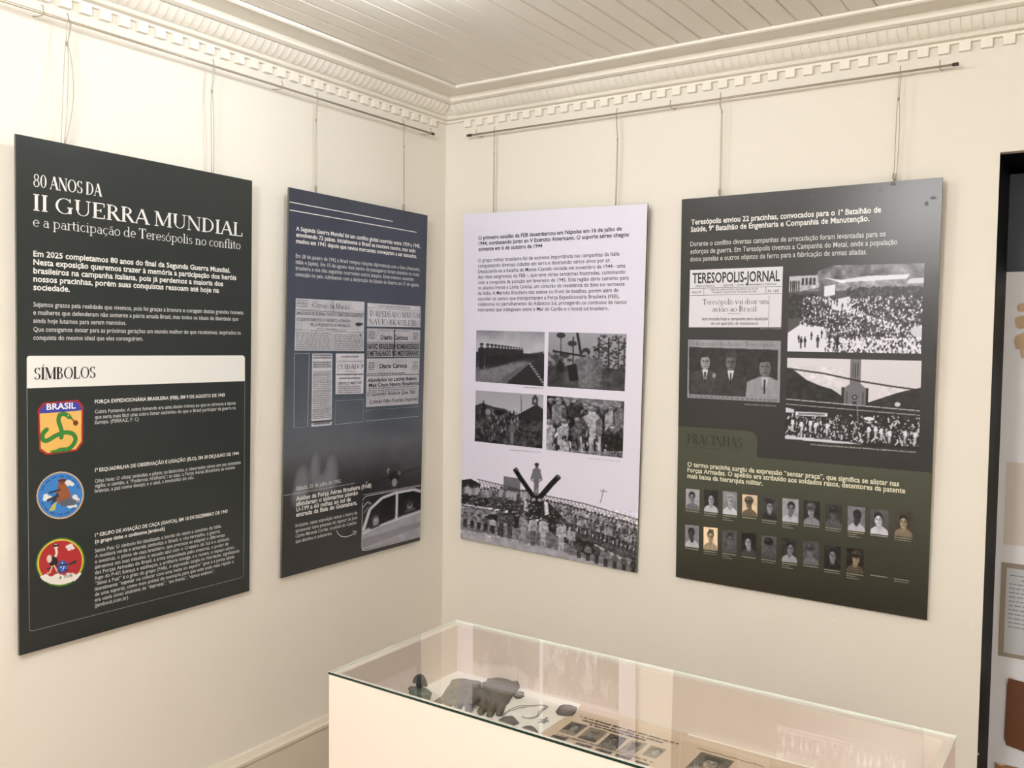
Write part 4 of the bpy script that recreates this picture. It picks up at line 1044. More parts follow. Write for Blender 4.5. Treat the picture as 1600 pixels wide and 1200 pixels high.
for q in ((.35, .99, .12), (.44, .97, .16)): p.person(q[0], q[1], q[2], .85, .2, .8)
for q in ((.38, .42), (.36, .4), (.42, .47)): p.person(q[0], q[1]+.05, .09, .1, .1, .08)
p.line([(.88, .7), (1, .56)], 1.5, .12); p.line([(.9, .74), (.98, .88)], 1.5, .12)
p.build('street_crowd_photograph', s4, [(1234, 416.4), (1444.6, 411.2), (1439, 552.7), (1230.3, 549)], r4)
# rally before the church
p = Pic(208, 138, (.83, .82, .85), 33)
p.poly([(0, .12), (.07, .16), (.16, .26), (.26, .32), (.36, .36), (.44, .44), (.44, .6), (0, .6)], .12); p.noise(26, .12, .1, .55, x0=0, x1=.44)
p.poly([(.62, .5), (.72, .44), (.82, .38), (.9, .34), (1, .3), (1, .6), (.6, .6)], .14); p.noise(26, .12, .3, .55, x0=.7, x1=1)
p.poly([(.49, .0), (.57, .0), (.57, .34), (.49, .34)], .42); p.poly([(.51, .04), (.515, .04), (.515, .2), (.51, .2)], .12); p.poly([(.545, .04), (.55, .04), (.55, .2), (.545, .2)], .12); p.line([(.53, .05), (.53, .22)], 1.5, .15)
p.poly([(.43, .36), (.5, .28), (.57, .28), (.63, .36), (.63, .58), (.43, .58)], .42); p.poly([(.43, .33), (.45, .33), (.45, .58), (.43, .58)], .1); p.poly([(.61, .33), (.63, .33), (.63, .58), (.61, .58)], .1); p.ell(.53, .44, .02, .03, .12); p.ell(.53, .44, .012, .018, .5); p.poly([(.515, .49), (.545, .49), (.545, .58), (.515, .58)], .15)
for x in (.47, .59): p.line([(x, .38), (x, .56)], 1.6, .18)
p.line([(0, .13), (.3, .18), (.55, .25), (.8, .3), (1, .33)], 2.6, .12)
p.poly([(0, .55), (1, .53), (1, 1), (0, 1)], .1); p.line([(0, .5), (1, .56)], 1.4, .72); p.line([(0, .56), (1, .61)], 1.4, .6)
p.ell(.84, .5, .02, .025, .8); p.line([(.55, .5), (.56, .75)], 1.5, .5)
p.poly([(.0, .6), (.07, .62), (.07, .66), (0, .66)], .8); p.poly([(.08, .645), (.33, .64), (.33, .685), (.08, .69)], .85); p.poly([(.1, .655), (.31, .652), (.31, .675), (.1, .68)], .45)
rs = np.random.RandomState(6)
for k in range(1500):
    x, y = rs.uniform(0, 1), rs.uniform(.64, .96)
    if y < .7 and x < .4: continue
    p.ell(x, y, .005, .009, rs.choice([.05, .06, .08, .1, .14, .3, .7, .85]))
for k in range(110):
    x, y = rs.uniform(0, 1), rs.uniform(.66, .92); w_ = .012
    p.line([(x, y), (x+rs.uniform(-.02, .02), y+.04)], rs.uniform(1.2, 2.6), rs.choice([.82, .75, .06]))
for x, y in ((.06, .82), (.13, .84), (.2, .82), (.24, .84), (.33, .84), (.64, .85), (.69, .84), (.73, .86), (.79, .88), (.9, .87), (.97, .88)): p.person(x, y+.06, .16, .85, .1, .75, .1)
p.poly([(0, .94), (.2, .95), (.5, .965), (.6, .98), (.4, .99), (0, .98)], .8); p.ell(.64, .68, .04, .02, .85)
p.build('church_rally_photograph', s4, [(1230.3, 559), (1440, 563.8), (1435.6, 703), (1226.5, 687.5)], r4)
lettering('caption', s4, [(1267, 695.5, 1431, 'FOTO: MANIFESTAÇÃO POPULAR NO CENTRO DE TERESÓPOLIS NA CAMPANHA PRÓ AVIÃO, ACERVO')], GREYW, r4, 2.0)

# green lower part
mg = bpy.data.materials.new('olive_gradient_print'); mg.use_nodes = True
nt = mg.node_tree; b_ = nt.nodes['Principled BSDF']; b_.inputs['Roughness'].default_value = .36
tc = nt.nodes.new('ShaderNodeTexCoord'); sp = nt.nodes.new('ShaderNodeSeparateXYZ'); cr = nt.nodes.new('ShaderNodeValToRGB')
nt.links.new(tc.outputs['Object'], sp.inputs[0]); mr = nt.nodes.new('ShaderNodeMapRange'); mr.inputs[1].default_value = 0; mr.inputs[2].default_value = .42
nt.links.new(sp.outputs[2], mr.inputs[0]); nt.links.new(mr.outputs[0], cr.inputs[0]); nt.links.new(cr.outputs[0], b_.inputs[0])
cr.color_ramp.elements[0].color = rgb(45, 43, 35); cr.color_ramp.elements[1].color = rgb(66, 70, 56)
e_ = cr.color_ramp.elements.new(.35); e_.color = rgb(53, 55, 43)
tab = [(1061, 665.6), (1168, 673.2), (1176, 675), (1181.5, 680), (1183.3, 688), (1182.8, 714.6), (1454.9, 738.6), (1448, 968.6), (1056.3, 901.1)]
P_ = [(1060.6, 665.6)]+tab[1:]
def split(Pn): return Pn
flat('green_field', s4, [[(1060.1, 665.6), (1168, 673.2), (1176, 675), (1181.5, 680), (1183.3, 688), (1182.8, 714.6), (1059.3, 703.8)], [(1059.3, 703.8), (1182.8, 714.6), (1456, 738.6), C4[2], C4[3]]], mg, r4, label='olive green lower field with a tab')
lettering('heading_lettering', s4, [(1074, 693, 1159.4, 'PRACINHAS')], OLIVEDARK, r4, 15.5, 'serif', h=H1*2, wm=1.3)
stroke('heading_line', s4, [[(1063, 698.6), (1157, 702.4)]], .001, OLIVEDARK, r4, h=H1*2)
lettering('bold_paragraph', s4, [(1074.2, 728.6, 1405, 'O termo pracinha surgiu da expressão “sentar praça”, que significa se alistar nas'), (1074.2, 737.4, 1414.6, 'Forças Armadas. O apelido era atribuído aos soldados rasos, detentores da patente'), (1074.2, 746.6, 1192, 'mais baixa da hierarquia militar.')], CREAMINK, r4, 6.8, bold=True, h=H1*2)

def portrait(seed, bg, face, cloth, head, sepia=0, look=0, hat=.2, pose=None):
    p = Pic(30, 42, bg, seed); p.noise(3, .08)
    cx = .5+look*.05
    p.poly([(0, 1), (.06, .8), (.3, .68), (.7, .68), (.94, .8), (1, 1)], cloth)
    p.poly([(.38, .55), (.62, .55), (.64, .74), (.5, .8), (.36, .74)], face*.85)
    p.poly([(.36, .7), (.5, .82), (.3, .84)], cloth*.8+.1); p.poly([(.64, .7), (.5, .82), (.7, .84)], cloth*.8+.1)
    if head != 'bald': p.ell(cx, .32, .235, .2, hat if head != 'hair' else .1)
    p.ell(cx, .455, .185, .2, face); p.ell(cx+.1, .47, .09, .17, face*.75, .6)
    if head in ('helmet', 'cap', 'sidecap'):
        if head == 'helmet': p.ell(cx, .24, .29, .16, hat); p.ell(cx, .31, .30, .05, hat*.7); p.ell(cx-.08, .18, .1, .05, hat+.2, .6)
        elif head == 'cap': p.ell(cx, .2, .3, .1, hat); p.poly([(cx-.22, .22), (cx+.22, .22), (cx+.2, .3), (cx-.2, .3)], hat*.8)
        else: p.poly([(cx-.22, .26), (cx-.1, .08), (cx+.2, .1), (cx+.22, .26)], hat)
    for d in (-.085, .085): p.ell(cx+d, .425, .035, .016, face*.25); p.line([(cx+d-.045, .385), (cx+d+.045, .385)], .9, face*.3)
    p.line([(cx, .42), (cx-.01, .5)], 1, face*.6); p.line([(cx-.06, .56), (cx+.06, .56)], 1.2, face*.4)
    for y in (.86, .94): p.ell(.5, y, .02, .012, cloth*.6)
    p.noise(8, .06)
    if sepia:
        g = p.A.mean(2, keepdims=True); p.A = g*np.array([1.06, .95, .80])
    return p
ROW1 = [(75, 148, 457, 570), (173, 248, 462, 582), (273, 350, 470, 595), (377, 458, 487, 605), (483, 565, 498, 620), (592, 678, 508, 635), (706, 793, 520, 650), (822, 912, 535, 660), (942, 1035, 550, 683), (1063, 1160, 565, 700), (1192, 1290, 577, 712)]
ROW2 = [(71, 145, 650, 770), (170, 245, 662, 785), (270, 348, 678, 798), (373, 452, 692, 815), (479, 560, 708, 830), (589, 672, 722, 850), (703, 788, 737, 863), (816, 905, 760, 885), (935, 1028, 773, 905), (1063, 1157, 790, 915), (1190, 1275, 800, 935)]
SPEC = {0: [(.62, .5, .4, 'hair', 0, 0), (.12, .62, .72, 'hair', 0, 0), (.5, .66, .8, 'cap', 0, .6), (.78, .4, .35, 'helmet', 1, .3), (.24, .55, .14, 'cap', 0, .12), (.6, .45, .7, 'hair', 0, 0), (.12, .55, .5, 'helmet', 0, .3), (.2, .32, .3, 'helmet', 0, .12), (.45, .2, .7, 'hair', 0, 0), (.3, .8, .78, 'hair', 0, 0), (.22, .6, .45, 'hair', 1, 0)],
        1: [(.5, .26, .72, 'hair', 0, 0), (.9, .62, .6, 'sidecap', 1, .3), (.3, .38, .3, 'sidecap', 0, .18), (.1, .6, .25, 'hair', 0, 0), (.34, .34, .28, 'helmet', 0, .1), (.18, .5, .6, 'hair', 0, 0), (.3, .45, .4, 'helmet', 0, .25), (.14, .5, .1, 'hair', 0, 0), (.12, .55, .3, 'helmet', 1, .2)]}
bars = []
for ri, R_ in enumerate((ROW1, ROW2)):
    for ci, (xa, xb, ya, yb) in enumerate(R_):
        X0, X1, Y0, Y1 = 1050+xa/3.428, 1050+xb/3.428, 630+ya/3.428, 630+yb/3.428
        sl = .05+.012*ci if ri == 0 else .06+.012*ci
        q = [(X0, Y0), (X1, Y0+(X1-X0)*.09), (X1-.3, Y1+(X1-X0)*.12-1), (X0-.3, Y1-1)]
        if ci < len(SPEC[ri]):
            bg, fa, clo, hd_, sep, ht = SPEC[ri][ci]
            portrait(40+ri*20+ci, bg, fa, clo, hd_, sep, (ci % 3)-1, ht).build('portrait_photograph', s4, q, r4, h=H1*2)
        else:
            stroke('empty_portrait_outline', s4, [q], .0012, OLIVEDARK, r4, h=H1*2, closed=True)
        nb_ = 1+(ci*7+ri*3) % 3
        for k in range(nb_):
            x1_ = X0+(X1-X0)*(.95 if k == 0 else .5+.2*((ci+k) % 3))
            bars.append(([(X0, Y1+2.2+k*3.2), (x1_, Y1+2.2+k*3.2+(x1_-X0)*.15)], k))
# names under the portraits are too small to read: broken bars of type
rs = np.random.RandomState(2); M_CAPT = ink('caption_grey', rgb(150, 150, 132))
V, Fs = [], []
for bi, ((A_, B_), k) in enumerate(bars):
    ua, ub = s4.px(*A_), s4.px(*B_)
    u = ua[0]
    while u < ub[0]:
        w_ = rs.uniform(.003, .008); hh = .0030 if k == 0 else .0018
        n = len(V)
        for du, dv in ((0, 0), (w_, 0), (w_, hh), (0, hh)): V.append(s4.w(np.array([min(u+du, ub[0]), ua[1]+dv]), H1*2))
        Fs.append((n, n+1, n+2, n+3)); u += w_+.0014
    if bi == len(bars)-1 or bars[bi+1][1] == 0:
        mesh_obj('portrait_caption', V, Fs, M_CAPT, r4); V, Fs = [], []
# scuffs on the dark corner of the panel
M_SCUFF = ink('dust_scuff', rgb(58, 57, 60), .42)
for (x, y, w_, h_) in ((1396, 287, 5, 3), (1375, 298, 2.5, 1.5), (1184, 313.5, 1.5, 1.5), (1318, 303, 3, 2), (1317, 300, 2, 1.5), (1458, 309, 5, 3), (1268, 306, 2, 1.5), (1448, 318, 3, 4)):
    flat('scuff_mark', s4, [[(x+w_*math.cos(a_)*(1+.25*math.sin(3*a_)), y+h_*math.sin(a_)) for a_ in np.linspace(0, 2*math.pi, 10)[:-1]]], M_SCUFF, r4)

# ================================================================== RODS, CORDS
def rod(wall, p0, p1, brackets, label):
    ax = 0 if wall == 'L' else 1; val = .04 if wall == 'L' else -.04
    A = hit(*p0, ax, val); B = hit(*p1, ax, val); A[2] = B[2] = 2.302
    root = thing('hanging_rod', label, 'rod', tuple(A), 'slim metal hanging rods under the cornice')
    mesh_obj('tube', *tube_vf([A, B], .0032, 10), M_ROD, root, smooth=True)
    d = (B-A)/np.linalg.norm(B-A)
    for E in ((A, A+d*.02), (B-d*.014, B)):
        mesh_obj('end_cap', *tube_vf([E[0], E[1]], .0048, 10), M_DARKMETAL, root, smooth=True)
    out = np.array([1., 0, 0]) if wall == 'L' else np.array([0, -1., 0])
    for bx, by in brackets:
        P = hit(bx, by, ax, val); P[2] = 2.302
        pts = [P-out*.0415, P-out*.02+np.array([0, 0, -.004]), P+np.array([0, 0, -.0055]), P+out*.0055, P+out*.004+np.array([0, 0, .014]), P-out*.002+np.array([0, 0, .018])]
        mesh_obj('wall_hook', *tube_vf(pts, .0014, 6), M_ROD, root, smooth=True)
    return root
rod('L', (-60, -18), (678, 212), [(66, 20), (440, 134), (672, 210)], 'slim metal rod along the left wall holding the slate and navy panels')
rod('R', (730, 211), (1498, 95), [(745, 209), (1048, 168), (1469, 100)], 'slim metal rod along the right wall holding the white and charcoal panels')

CORDS = [('L', (106, 33), (98, 224), (104, 68), 4, 'cord at the left end of the slate title panel, with a slack loop', s1),
 ('L', (333, 106), (332, 270), (331, 143), 3, 'cord at the right end of the slate title panel', s1),
 ('L', (495, 158), (494, 301), (494, 188), 2, 'cord at the left end of the navy clippings panel', s2),
 ('L', (630, 197), (631, 329), (631, 229), 1.2, 'cord at the right end of the navy clippings panel', s2),
 ('R', (773, 205), (771, 332), (772, 240), 1.2, 'cord at the left end of the white panel', s3),
 ('R', (964, 178), (962, 321), (965, 218), 1.2, 'cord at the right end of the white panel', s3),
 ('R', (1126, 153), (1125, 306), (1128, 175), 1.5, 'cord at the left end of the charcoal panel, with a clip', s4),
 ('R', (1407, 110), (1398, 283), (1404, 155), 3, 'cord at the right end of the charcoal panel, with a clip', s4)]
for wl, pt, pb, pk, sep, lab, shh in CORDS:
    ax = 0 if wl == 'L' else 1; sg = 1 if wl == 'L' else -1
    A = hit(*pt, ax, sg*.04); A[2] = 2.302; K = hit(*pk, ax, sg*.039); B = hit(*pb, ax, sg*.0335)
    root = thing('suspension_string', 'thin beige '+lab, 'cord', tuple(B), 'cords from rod to panel')
    tng = np.array([0, 1., 0]) if wl == 'L' else np.array([1., 0, 0]); out = np.array([sg*1., 0, 0]) if wl == 'L' else np.array([0, -1., 0])
    w_ = sep*.0011
    def strand(o0, bulge, name='strand'):
        pts = [A+tng*o0+out*.0035+np.array([0, 0, .0]), A+tng*o0*.8+out*.002-np.array([0, 0, .02]), K+tng*o0*.5]
        for q in np.linspace(.12, 1, 8): pts.append(K*(1-q)+B*q+tng*(o0+bulge*math.sin(math.pi*q)))
        mesh_obj(name, *tube_vf(pts, .0011, 6), M_CORD, root, smooth=True)
    strand(-w_*.9, 0); strand(w_*.9, w_*.8)
    if 'slack' in lab: strand(w_*1.4, w_*3.5)
    mesh_obj('sliding_knot', *ico_vf(K, .0036 if sep > 1.5 else .0026, .0036 if sep > 1.5 else .0026, .006, 10, 6), M_KNOT, root, smooth=True)
    hk = [A+out*.0042-np.array([0, 0, .004]), A+out*.005, A+out*.003+np.array([0, 0, .006]), A+np.array([0, 0, .015]), A-out*.002+np.array([0, 0, .018])]
    mesh_obj('hook', *tube_vf(hk, .0013, 6), M_ROD, root, smooth=True)
    if 'clip' in lab:
        mesh_obj('clip', *join_vf([tube_vf([B+np.array([0, 0, .022])-tng*.003, B+np.array([0, 0, .010])-tng*.005, B], .0022, 8), tube_vf([B+np.array([0, 0, .02])+tng*.003, B], .0018, 8)]), M_KNOT, root, smooth=True)

# ================================================================== SHOWCASE
X0, X1, YB_, YF, ZT = .748, 1.9066, -.8842, -1.3304, .8448
FL = .722; TH = .018
case = thing('display_case', 'long white display case with a flat glass top, standing in front of the corner', 'display case', ((X0+X1)/2, (YF+YB_)/2, 0))
zt = ZT-.0055
bevel_box('front_panel', (X0, X1, YF, YF+TH, 0, zt), M_CASE, case, w=.0008)
bevel_box('back_panel', (X0, X1, YB_-TH, YB_, 0, zt), M_CASE, case, w=.0008)
bevel_box('side_panel', (X0, X0+TH, YF+TH+.0004, YB_-TH-.0004, 0, zt), M_CASE, case, w=.0008)
bevel_box('side_panel', (X1-TH, X1, YF+TH+.0004, YB_-TH-.0004, 0, zt), M_CASE, case, w=.0008)
mesh_obj('display_floor', *box_vf(X0+TH, X1-TH, YF+TH, YB_-TH, FL-.018, FL), M_CASEIN, case)
# glass sheet: clear faces, green polished edges with pale arris
g0, g1, gf, gb = X0-.001, X1+.001, YF-.001, YB_+.001
v, f = box_vf(g0, g1, gf, gb, zt+.0003, ZT)
gl = mesh_obj('glass_top', v, f[:2], M_GLASS, case)
mesh_obj('glass_edge', v, f[2:3], M_GREEN, case, ).__setitem__('label', 'dark green polished front edge of the glass')
ed = mesh_obj('glass_edge', v, f[3:], M_GLEDGE, case)
ed['label'] = 'pale polished side and back edges of the glass'
mesh_obj('glass_arris', *join_vf([box_vf(g0, g1, gf+.0002, gf+.0013, ZT, ZT+.0003)]), M_GLEDGE, case)

CS = Sheet((0, 0, FL), (1, 0, 0), (0, 1, 0))     # display floor sheet, px() gives x,y
def cp(x, y): q = CS.px(x, y); return float(q[0]), float(q[1])

def slab(name, fn, bounds, n, m, parent=None, base=None, z0=FL+.0008, hfn=None, smooth=True, under=None):
    """height-field body inside an outline: fn(x,y) < 0 inside (metres); hfn(x,y,d) gives thickness"""
    x0, x1, y0, y1 = bounds; nx = n; ny = max(4, int(n*(y1-y0)/(x1-x0)))
    xs = np.linspace(x0, x1, nx); ys = np.linspace(y0, y1, ny); X, Y = np.meshgrid(xs, ys)
    D = fn(X, Y); st_ = (x1-x0)/(nx-1)
    eps = st_*.3
    GX = (fn(X+eps, Y)-fn(X-eps, Y))/(2*eps); GY = (fn(X, Y+eps)-fn(X, Y-eps))/(2*eps)
    inside = D < st_*.5
    sh_ = np.where((D > -st_*.5) & inside, D, 0)
    X2 = X-GX*sh_; Y2 = Y-GY*sh_
    Z = hfn(X, Y, np.clip(-D, 0, None))
    Z = np.where(D > -st_*.5, np.minimum(Z, .0004+.0*Z), Z)
    I = np.arange(nx*ny).reshape(ny, nx)
    Q = np.stack([I[:-1, :-1], I[:-1, 1:], I[1:, 1:], I[1:, :-1]], -1).reshape(-1, 4)
    Q = Q[inside.ravel()[Q].all(1)]
    used, inv = np.unique(Q, return_inverse=True); Q = inv.reshape(-1, 4); nV = len(used)
    T_ = np.stack([X2.ravel()[used], Y2.ravel()[used], z0+Z.ravel()[used]+.0006], -1)
    B_ = T_.copy(); B_[:, 2] = z0
    if under is not None:
        U = under(T_[:, 0], T_[:, 1]); T_[:, 2] += U; B_[:, 2] += U
    V = np.vstack([T_, B_]); Fs = [tuple(q) for q in Q.tolist()]
    cnt = {}
    for q in Fs:
        for i in range(4): e = (q[i], q[(i+1) % 4]); cnt[e] = 1
    side = [(b, a_, a_+nV, b+nV) for (a_, b) in cnt if (b, a_) not in cnt]
    Fs = Fs+[tuple(i+nV for i in q[::-1]) for q in Fs]+side
    return mesh_obj(name, V, Fs, m, parent, base, smooth=smooth)

def capsule(ax, ay, bx, by, ra, rb):
    def fn(X, Y):
        dx, dy = bx-ax, by-ay; L = dx*dx+dy*dy
        t_ = np.clip(((X-ax)*dx+(Y-ay)*dy)/L, 0, 1)
        return np.hypot(X-ax-t_*dx, Y-ay-t_*dy)-(ra*(1-t_)+rb*t_)
    return fn
def union(*fs, k=0.0):
    def fn(X, Y):
        d = fs[0](X, Y)
        for g in fs[1:]:
            e = g(X, Y)
            if k > 0:
                h_ = np.clip(.5+.5*(e-d)/k, 0, 1); d = e*(1-h_)+d*h_-k*h_*(1-h_)
            else: d = np.minimum(d, e)
        return d
    return fn
M_GLOVE = mat('grey_brown_glove_leather', rgb(134, 126, 110), .62, .35, bump=(90, .5, .002), var=(30, .72))
M_GLOVE2 = mat('olive_brown_glove_leather', rgb(112, 104, 88), .62, .35, bump=(90, .5, .002), var=(30, .72))
M_SEAM = mat('dark_glove_seam', rgb(46, 42, 36), .7)
def glove(wrist, knuck, tips, thumb, m, zb, label, thick=.016, wr=.034, pr=.040, under=None):
    """wrist, knuckle centre, finger tips, thumb tip: display-floor metres"""
    wrist, knuck = np.array(wrist), np.array(knuck)
    ax_ = knuck-wrist; ax_ /= np.linalg.norm(ax_); sd = np.array([-ax_[1], ax_[0]])
    fs = [capsule(*wrist, *(wrist*.5+knuck*.5), wr, pr*.92), capsule(*(wrist*.5+knuck*.5), *knuck, pr*.92, pr)]
    palm0 = union(*fs, k=.01)
    palm = palm0
    fg = []
    for i, tp in enumerate(tips):
        r0 = knuck+sd*(-.0255+.017*i)
        fg.append(capsule(*r0, *tp, .0105, .0085 if i in (1, 2) else .0078))
    th_ = capsule(*(wrist*.55+knuck*.45+sd*(-.02 if thumb[2] < 0 else .02)), thumb[0], thumb[1], .013, .0088)
    allu = union(palm, th_, *fg, k=.0018)
    def allf(X, Y):      # straight open cuff
        s_ = (X-wrist[0])*ax_[0]+(Y-wrist[1])*ax_[1]; q_ = (X-wrist[0])*sd[0]+(Y-wrist[1])*sd[1]
        cuff = np.maximum(np.abs(q_)-wr*(1.04-.5*np.clip(s_+.02, 0, .05)), np.maximum(-s_-.022+.003*np.sin(q_*120), s_-.03))
        return np.maximum(np.minimum(allu(X, Y), cuff), -s_-.022+.003*np.sin(q_*120))
    pts = np.array([wrist, knuck]+[np.array(q) for q in tips]+[np.array(thumb[:2])])
    mn = pts.min(0)-.045; mx_ = pts.max(0)+.045
    def hf(X, Y, d):
        z = thick*np.sqrt(np.clip(1-(1-np.clip(d/.013, 0, 1))**2, 0, 1))*(.72+.28*np.clip(d/.03, 0, 1))
        # soft folds across the back of the glove and open cuff
        s_ = (X-wrist[0])*ax_[0]+(Y-wrist[1])*ax_[1]; q_ = (X-wrist[0])*sd[0]+(Y-wrist[1])*sd[1]
        z = z*(1+.22*np.sin(s_*150+q_*60)*np.exp(-(s_/.05)**2)+.12*np.sin(q_*210+s_*40))
        for g in fg+[th_]:
            e = g(X, Y); z = z*(1-.0*e)
        return z
    root = thing('glove', label, 'glove', (wrist[0], wrist[1], zb), 'pair of worn gloves in the case')
    slab('glove_body', allf, (mn[0], mx_[0], mn[1], mx_[1]), 110, m, root, z0=zb, hfn=hf, under=under)
    up_ = (lambda x, y: float(under(np.array([x]), np.array([y]))[0])) if under is not None else (lambda x, y: 0.0)
    # seams between fingers and a cuff hem
    parts = []
    for i in range(3):
        r0 = knuck+sd*(-.017+.017*i)-ax_*.002
        tp = (np.array(tips[i])+np.array(tips[i+1]))/2; q = r0*.4+tp*.6
        parts.append(tube_vf([(c_[0], c_[1], zb+thick*g_+up_(*c_)) for c_, g_ in ((r0-ax_*.012, .98), (r0, .93), (r0*.75+q*.25, .8))], .0011, 6))
    mesh_obj('seam', *join_vf(parts), M_SEAM, root, smooth=True)
    hem = [(*(wrist-ax_*(.0185+.003*math.sin(-q_*120))+sd*q_), zb+.0015+thick*.62*math.sqrt(max(0, 1-(q_/(wr*1.0))**2))) for q_ in np.linspace(-wr*.96, wr*.96, 13)]
    hem = [(x, y, z+up_(x, y)) for x, y, z in hem]
    mesh_obj('cuff_hem', *tube_vf(hem, .0021, 8), m, root, smooth=True)
    return lambda X, Y: thick*1.02*np.clip(1-(np.clip(allf(X, Y)+.006, 0, None)/.022)**2, 0, 1)+.0003
# left glove under, right glove on top
wA = np.array(cp(728, 1070)); kA = np.array(cp(722, 1096))
low = glove(cp(726, 1073), cp(716, 1093), [cp(681, 1101), cp(694, 1110), cp(712, 1116), cp(732, 1120)], (*cp(752, 1102), 1), M_GLOVE, FL+.0008,
      'grey brown worn glove beside the figurine, partly under the other glove', wr=.037, pr=.041, thick=.013)
glove(cp(785, 1073), cp(769, 1095), [cp(737, 1108), cp(751, 1116), cp(765, 1119), cp(780, 1118)], (*cp(759, 1076), -1), M_GLOVE2, FL+.0008,
      'olive brown worn glove lying on top, its cuff towards the right', thick=.015, wr=.041, pr=.041, under=low)

# figurine: small bust with a wide rounded hat
bx, by = cp(656, 1107)
M_BRONZE = mat('dark_bronze', rgb(40, 42, 38), .35, .5, .6, var=(60, .6))
M_PATINA = mat('green_grey_patina', rgb(84, 98, 82), .5, .4, .3, var=(50, .6))
fig = thing('bust_figurine', 'small dark bronze bust with a wide rounded hat, left of the gloves', 'figurine', (bx, by, FL+.0006))
zb = FL+.0006
mesh_obj('plinth', *lathe_vf((bx, by, zb), [(.016, 0), (.016, .003), (.013, .005), (.010, .009), (.011, .012), (.008, .013)], 20), M_BRONZE, fig)
mesh_obj('torso', *lathe_vf((bx, by, zb+.012), [(.022, 0), (.026, .005), (.028, .014), (.0295, .022), (.028, .029), (.018, .034), (.009, .036), (.0075, .044)], 24, 1.0, .62), M_PATINA, fig, smooth=True)
for sx_ in (-1, 1):
    mesh_obj('epaulette', *ico_vf((bx+sx_*.0245, by-.0*sx_, zb+.0395), .0085, .009, .0055, 12, 6), M_PATINA, fig, smooth=True)
mesh_obj('head', *join_vf([ico_vf((bx, by-.001, zb+.056), .0085, .0095, .0115, 16, 10), ico_vf((bx+.001, by-.011, zb+.055), .0018, .003, .0025, 8, 6)]), M_BRONZE, fig, smooth=True)
# two-cornered hat: half-disc, wide side to side, points at both ends
V, Fs = [], []
N_ = 18
for j, yy in enumerate((-.0075, -.0045, 0, .0045, .0075)):
    sc = (.86, .97, 1, .97, .86)[j]
    for i in range(N_+1):
        an = math.pi*i/N_
        V.append((bx+.021*sc*math.cos(an), by+yy*(1-.55*abs(math.cos(an))), zb+.0565+.0225*sc*math.sin(an)-.002*abs(math.cos(an))))
    V.append((bx, by+yy, zb+.0600))
for j in range(4):
    o_ = j*(N_+2)
    for i in range(N_): Fs.append((o_+i, o_+i+1, o_+N_+3+i, o_+N_+2+i))
    Fs.append((o_, o_+N_+2, o_+N_+2+N_+1, o_+N_+1)); Fs.append((o_+N_, o_+N_+1, o_+N_+2+N_+1, o_+N_+2+N_))
for o_ in (0, 4*(N_+2)):
    for i in range(N_): Fs.append((o_+i, o_+i+1, o_+N_+1))
fixn(mesh_obj('hat', V, Fs, M_BRONZE, fig, smooth=True))

# badges and medals
M_BADGE = mat('tarnished_badge_metal', rgb(104, 96, 86), .5, .5, .15, bump=(400, .6, .0015), var=(120, .55))
M_BADGEG = mat('grey_badge_metal', rgb(124, 122, 116), .45, .5, .15, bump=(300, .4, .001), var=(80, .7))
M_RELIEF = mat('badge_relief', rgb(128, 120, 104), .45, .5, .5)
def polyfn(P):
    P = np.array(P, float)
    def fn(X, Y):
        d = np.full(X.shape, 1e9); ins = np.zeros(X.shape, bool)
        for i in range(len(P)):
            A_, B_ = P[i], P[(i+1) % len(P)]; e = B_-A_; L = e@e
            t_ = np.clip(((X-A_[0])*e[0]+(Y-A_[1])*e[1])/L, 0, 1)
            d = np.minimum(d, np.hypot(X-A_[0]-t_*e[0], Y-A_[1]-t_*e[1]))
            if A_[1] != B_[1]: ins ^= ((A_[1] > Y) != (B_[1] > Y)) & (X < (B_[0]-A_[0])*(Y-A_[1])/(B_[1]-A_[1])+A_[0])
        return np.where(ins, -d, d)
    return fn
def badge(name, label, cat, pxpoly, m, th=.003, rim=True):
    P = [cp(*q) for q in pxpoly]; c_ = np.mean(P, 0)
    root = thing(name, label, cat, (c_[0], c_[1], FL+.0008), 'badges laid out in the case')
    mn = np.min(P, 0)-.003; mx_ = np.max(P, 0)+.003
    slab('badge_body', polyfn(P), (mn[0], mx_[0], mn[1], mx_[1]), 42, m, root,
         hfn=lambda X, Y, d: th*np.clip(d/.002, 0, 1)**.5)
    if rim:
        Q = [(*(c_+(np.array(q)-c_)*.86), FL+.0016+th) for q in P]; Q.append(Q[0]); Q.append(Q[1])
        mesh_obj('raised_rim', *tube_vf(Q, .0007, 6), M_RELIEF, root, smooth=True)
        mesh_obj('relief', *ico_vf((c_[0], c_[1], FL+.0012+th), .30*(mx_[0]-mn[0]-.006), .28*(mx_[1]-mn[1]-.006), .0016, 14, 6), M_RELIEF, root, smooth=True)
    return root
def epx(cx, cy, rx, ry, n=14, sk=0): return [(cx+rx*math.cos(2*math.pi*k/n)+sk*math.sin(2*math.pi*k/n), cy-ry*math.sin(2*math.pi*k/n)) for k in range(n)]
def z800(lst): return [(740+x/10, 1080+y/10) for x, y in lst]
badge('oval_badge', 'small dark oval badge at the tip of the upper glove cuff', 'badge', z800([(620, 85), (660, 40), (730, 28), (790, 40), (790, 90), (740, 120), (660, 122)]), M_BADGE)
badge('octagonal_badge', 'dark eight-sided badge with relief at the corner of the newspaper page', 'badge', z800([(1280, 330), (1330, 260), (1400, 230), (1520, 240), (1620, 275), (1600, 340), (1540, 400), (1420, 395), (1310, 375)]), M_BADGE, .0035)
badge('pointed_badge', 'grey angular badge below the chain end', 'badge', z800([(385, 460), (470, 412), (600, 396), (640, 420), (715, 510), (620, 545), (500, 512), (400, 480)]), M_BADGEG, .002, False)
